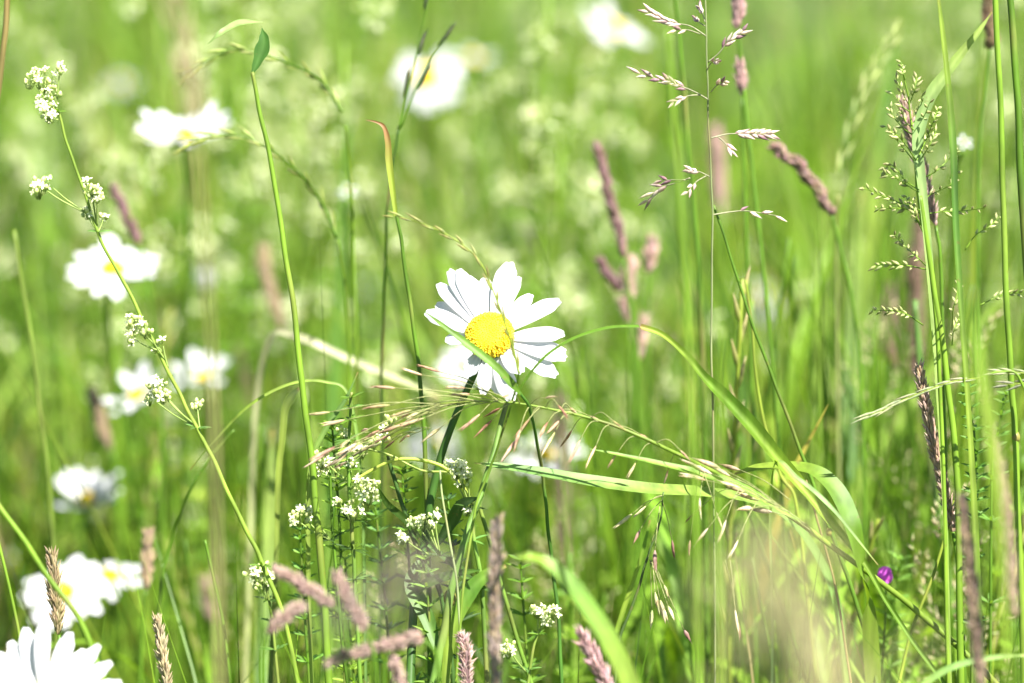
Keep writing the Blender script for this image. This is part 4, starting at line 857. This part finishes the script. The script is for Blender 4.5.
# ------------------------------------------------------------------ soft stalks and flowers filling the meadow (copied things)
random.seed(61)
def copy_thing(o, loc, rz, sc_, label=None, tilt=(0, 0)):
    c = o.copy(); COL.objects.link(c); c.location = loc; c.rotation_euler = (tilt[0], tilt[1], rz); c.scale = (sc_,) * 3
    if label: c['label'] = label
    for ch in o.children:
        k = ch.copy(); COL.objects.link(k); k.parent = c
    return c
def proto_grass(kind, label, group):
    t = thing(['soft_foxtail', 'soft_panicle_grass', 'soft_ryegrass', 'soft_plain_stem'][kind], label, 'grass', (0, 0, 0), group)
    H = .44; lean = Vector((.03, .01, 0)); pts = smooth([Vector((0, 0, 0)), Vector((.004, 0, H * .4)), Vector((.012, .002, H * .75)), Vector((.03, .01, H))], 6)
    mb = MB(); tube(mb, pts, radii(len(pts), .0012, .0006), [G_LT, G_MID, G_YEL, G_MID][kind], 5); mb.build('stem', M_STEM, t)
    top = pts[-1]; ax = (pts[-1] - pts[-2]).normalized(); mb = MB()
    if kind == 0:
        hp = smooth([top + ax * .05, top + ax * .02, top - ax * .005], 4); dense_head(mb, hp, [.0016, .0022, .0026, .0026, .0026, .0026, .0024, .002, .0015], 110, .0038, .0013, [PINK, PURP, TAN], [TAN, PINK])
    elif kind == 1:
        for k in range(13):
            f = k / 13; p = top - ax * (.09 * (1 - f)); a = k * 2.4; o_ = Vector((math.cos(a), math.sin(a), .9)).normalized()
            raceme(mb, smooth([p, p + o_ * .014 * (1.3 - f), p + o_ * .03 * (1.3 - f) + Vector((0, 0, .006))], 4), 7, .0034, .0012, [(.36, .42, .16), (.42, .34, .22)], [(.5, .48, .26)], .3, .5)
    elif kind == 2:
        for k in range(16):
            p = top - ax * (.11 * (1 - k / 16)); spikelet(mb, p, ax + Vector((math.cos(.4), math.sin(.4), 0)) * (.35 if k % 2 else -.35), .011, .0022, jit(G_YEL), jit(TAN), 5)
    if kind < 3: mb.build('seed_head', M_HUSK, t)
    for k in range(2 + (kind == 3)):
        a = rnd(0, 6.28); z = H * rnd(.12, .5); p = Vector((.004, 0, z)); o_ = Vector((math.cos(a), math.sin(a), 0))
        mb = MB(); blade(mb, smooth([p, p + o_ * .02 + Vector((0, 0, .09)), p + o_ * .07 + Vector((0, 0, .15)), p + o_ * .13 + Vector((0, 0, .13))], 4), .0042, jit(G_LT), Vector((0, 0, 1)) - o_ * .5, .3)
        mb.build('leaf', M_LEAF, t)
    return t
labs = ["soft pinkish foxtail stalk out of focus in the meadow behind", "soft airy green panicle stalk out of focus in the meadow behind", "soft ryegrass stalk out of focus in the meadow behind", "soft plain green stem with leaves out of focus in the meadow behind"]
grps = ["out of focus foxtails in the background", "out of focus panicles in the background", "out of focus ryegrass in the background", "out of focus plain stems in the background"]
protos = [proto_grass(k, labs[k], grps[k]) for k in range(4)]
used = [False] * 4
def blocks(loc, h):
    return gap(loc[0], loc[1], h)[0] < h - 1e-6
def put(k, loc, rz, s, tilt):
    global used
    if blocks(loc, .46 * s): return
    if not used[k]:
        protos[k].location = loc; protos[k].rotation_euler = (tilt[0], tilt[1], rz); protos[k].scale = (s,) * 3; used[k] = True
    else: copy_thing(protos[k], loc, rz, s, tilt=tilt)
for i in range(210):
    k = random.choices(range(4), [2, 4, 3, 4])[0]
    y = 1.2 + rnd(0, 1) ** 1.3 * 2.6; x = rnd(-1, 1) * (.06 + .185 * y)
    put(k, (x, y, 0), rnd(0, 6.28), rnd(.62, 1.05), (rnd(-.12, .12), rnd(-.12, .12)))
for i in range(85):
    y = rnd(.96, 1.22); px = random.choice([rnd(600, 1040), rnd(600, 1040), rnd(-20, 600)]); x = (px - 512) * y / PXM
    top = P(500, rnd(150, 560) if px > 640 else rnd(380, 600), y / cx_).z
    put(random.choice([1, 2, 3, 3, 3]), (x, y, 0), rnd(0, 6.28), top / .45, (rnd(-.16, .16), rnd(-.16, .16)))
# background bedstraw
def proto_bed(v):
    t = thing('bedstraw', "soft cream flowered bedstraw out of focus in the meadow behind", 'wildflower', (0, 0, 0), 'out of focus bedstraw in the background')
    H = .40; pts = smooth([Vector((0, 0, 0)), Vector((rnd(-.01, .01), 0, H * .5)), Vector((rnd(-.02, .02), rnd(-.02, .02), H))], 7)
    mb = MB(); tube(mb, pts, radii(len(pts), .0012, .0006), G_LT, 5)
    cl = []
    for k in range(7):
        f = .62 + .38 * k / 6; p = pts[int(f * (len(pts) - 1))]; a = k * 2.4; o_ = Vector((math.cos(a), math.sin(a), .8)); c = p + o_ * .028 * (1.4 - f) * rnd(.8, 1.4)
        tube(mb, [p, c], [.0005, .0003], G_LT, 4); cl.append(c)
    mb.build('stem', M_STEM, t)
    for c in cl:
        mb = MB(); flower_blob(mb, c, .0075, 20, .0015, .7, cam=False); mb.build('flower_cluster', M_FLOR, t)
    mb = MB()
    for k in range(7): whorl(mb, pts[int((.25 + .1 * k) * (len(pts) - 1))], Vector((0, 0, 1)), 7, .016, .0026, G_MID)
    mb.build('leaves', M_LEAF, t); return t
beds = [proto_bed(v) for v in range(3)]
spots = []
def bed_at(px, py, dd):
    p = P(px, py, dd); spots.append((p, dd))
for i in range(120):
    # denser at upper left and centre, thinner on the right
    dd = 1.35 + rnd(0, 1) ** .8 * 1.9
    px = random.choices([rnd(-40, 330), rnd(330, 680), rnd(680, 1060)], [5, 6, 1.6])[0]
    py = rnd(-30, 620) if dd < 1.9 else rnd(-40, 360)
    bed_at(px, py, dd)
for px, py in [(30, 300), (20, 330), (15, 370), (25, 420), (545, 60), (585, 85), (560, 110), (625, 115), (520, 180), (420, 190), (395, 150), (180, 520), (190, 500), (170, 530), (200, 560), (605, 525), (560, 520), (150, 175), (80, 150), (10, 150), (250, 40), (330, 60), (310, 130), (880, 360), (890, 380), (1000, 330), (700, 370), (590, 300)]:
    bed_at(px, py, rnd(1.25, 1.7))
for i in range(75): bed_at(rnd(-40, 700) if i % 4 else rnd(700, 1040), rnd(-20, 330), rnd(1.35, 2.3))
random.shuffle(spots)
for i, (p, dd) in enumerate(spots):
    s = max(.35, (p.z + .012) / .40)
    if s > 1.45 or blocks((p.x, p.y), p.z): continue
    rz = rnd(0, 6.28)
    if i < 3: o = beds[i]; o.location = (p.x, p.y, 0); o.rotation_euler = (0, 0, rz); o.scale = (s,) * 3
    else: copy_thing(beds[i % 3], (p.x, p.y, 0), rz, s)
print("objects", len(bpy.data.objects))
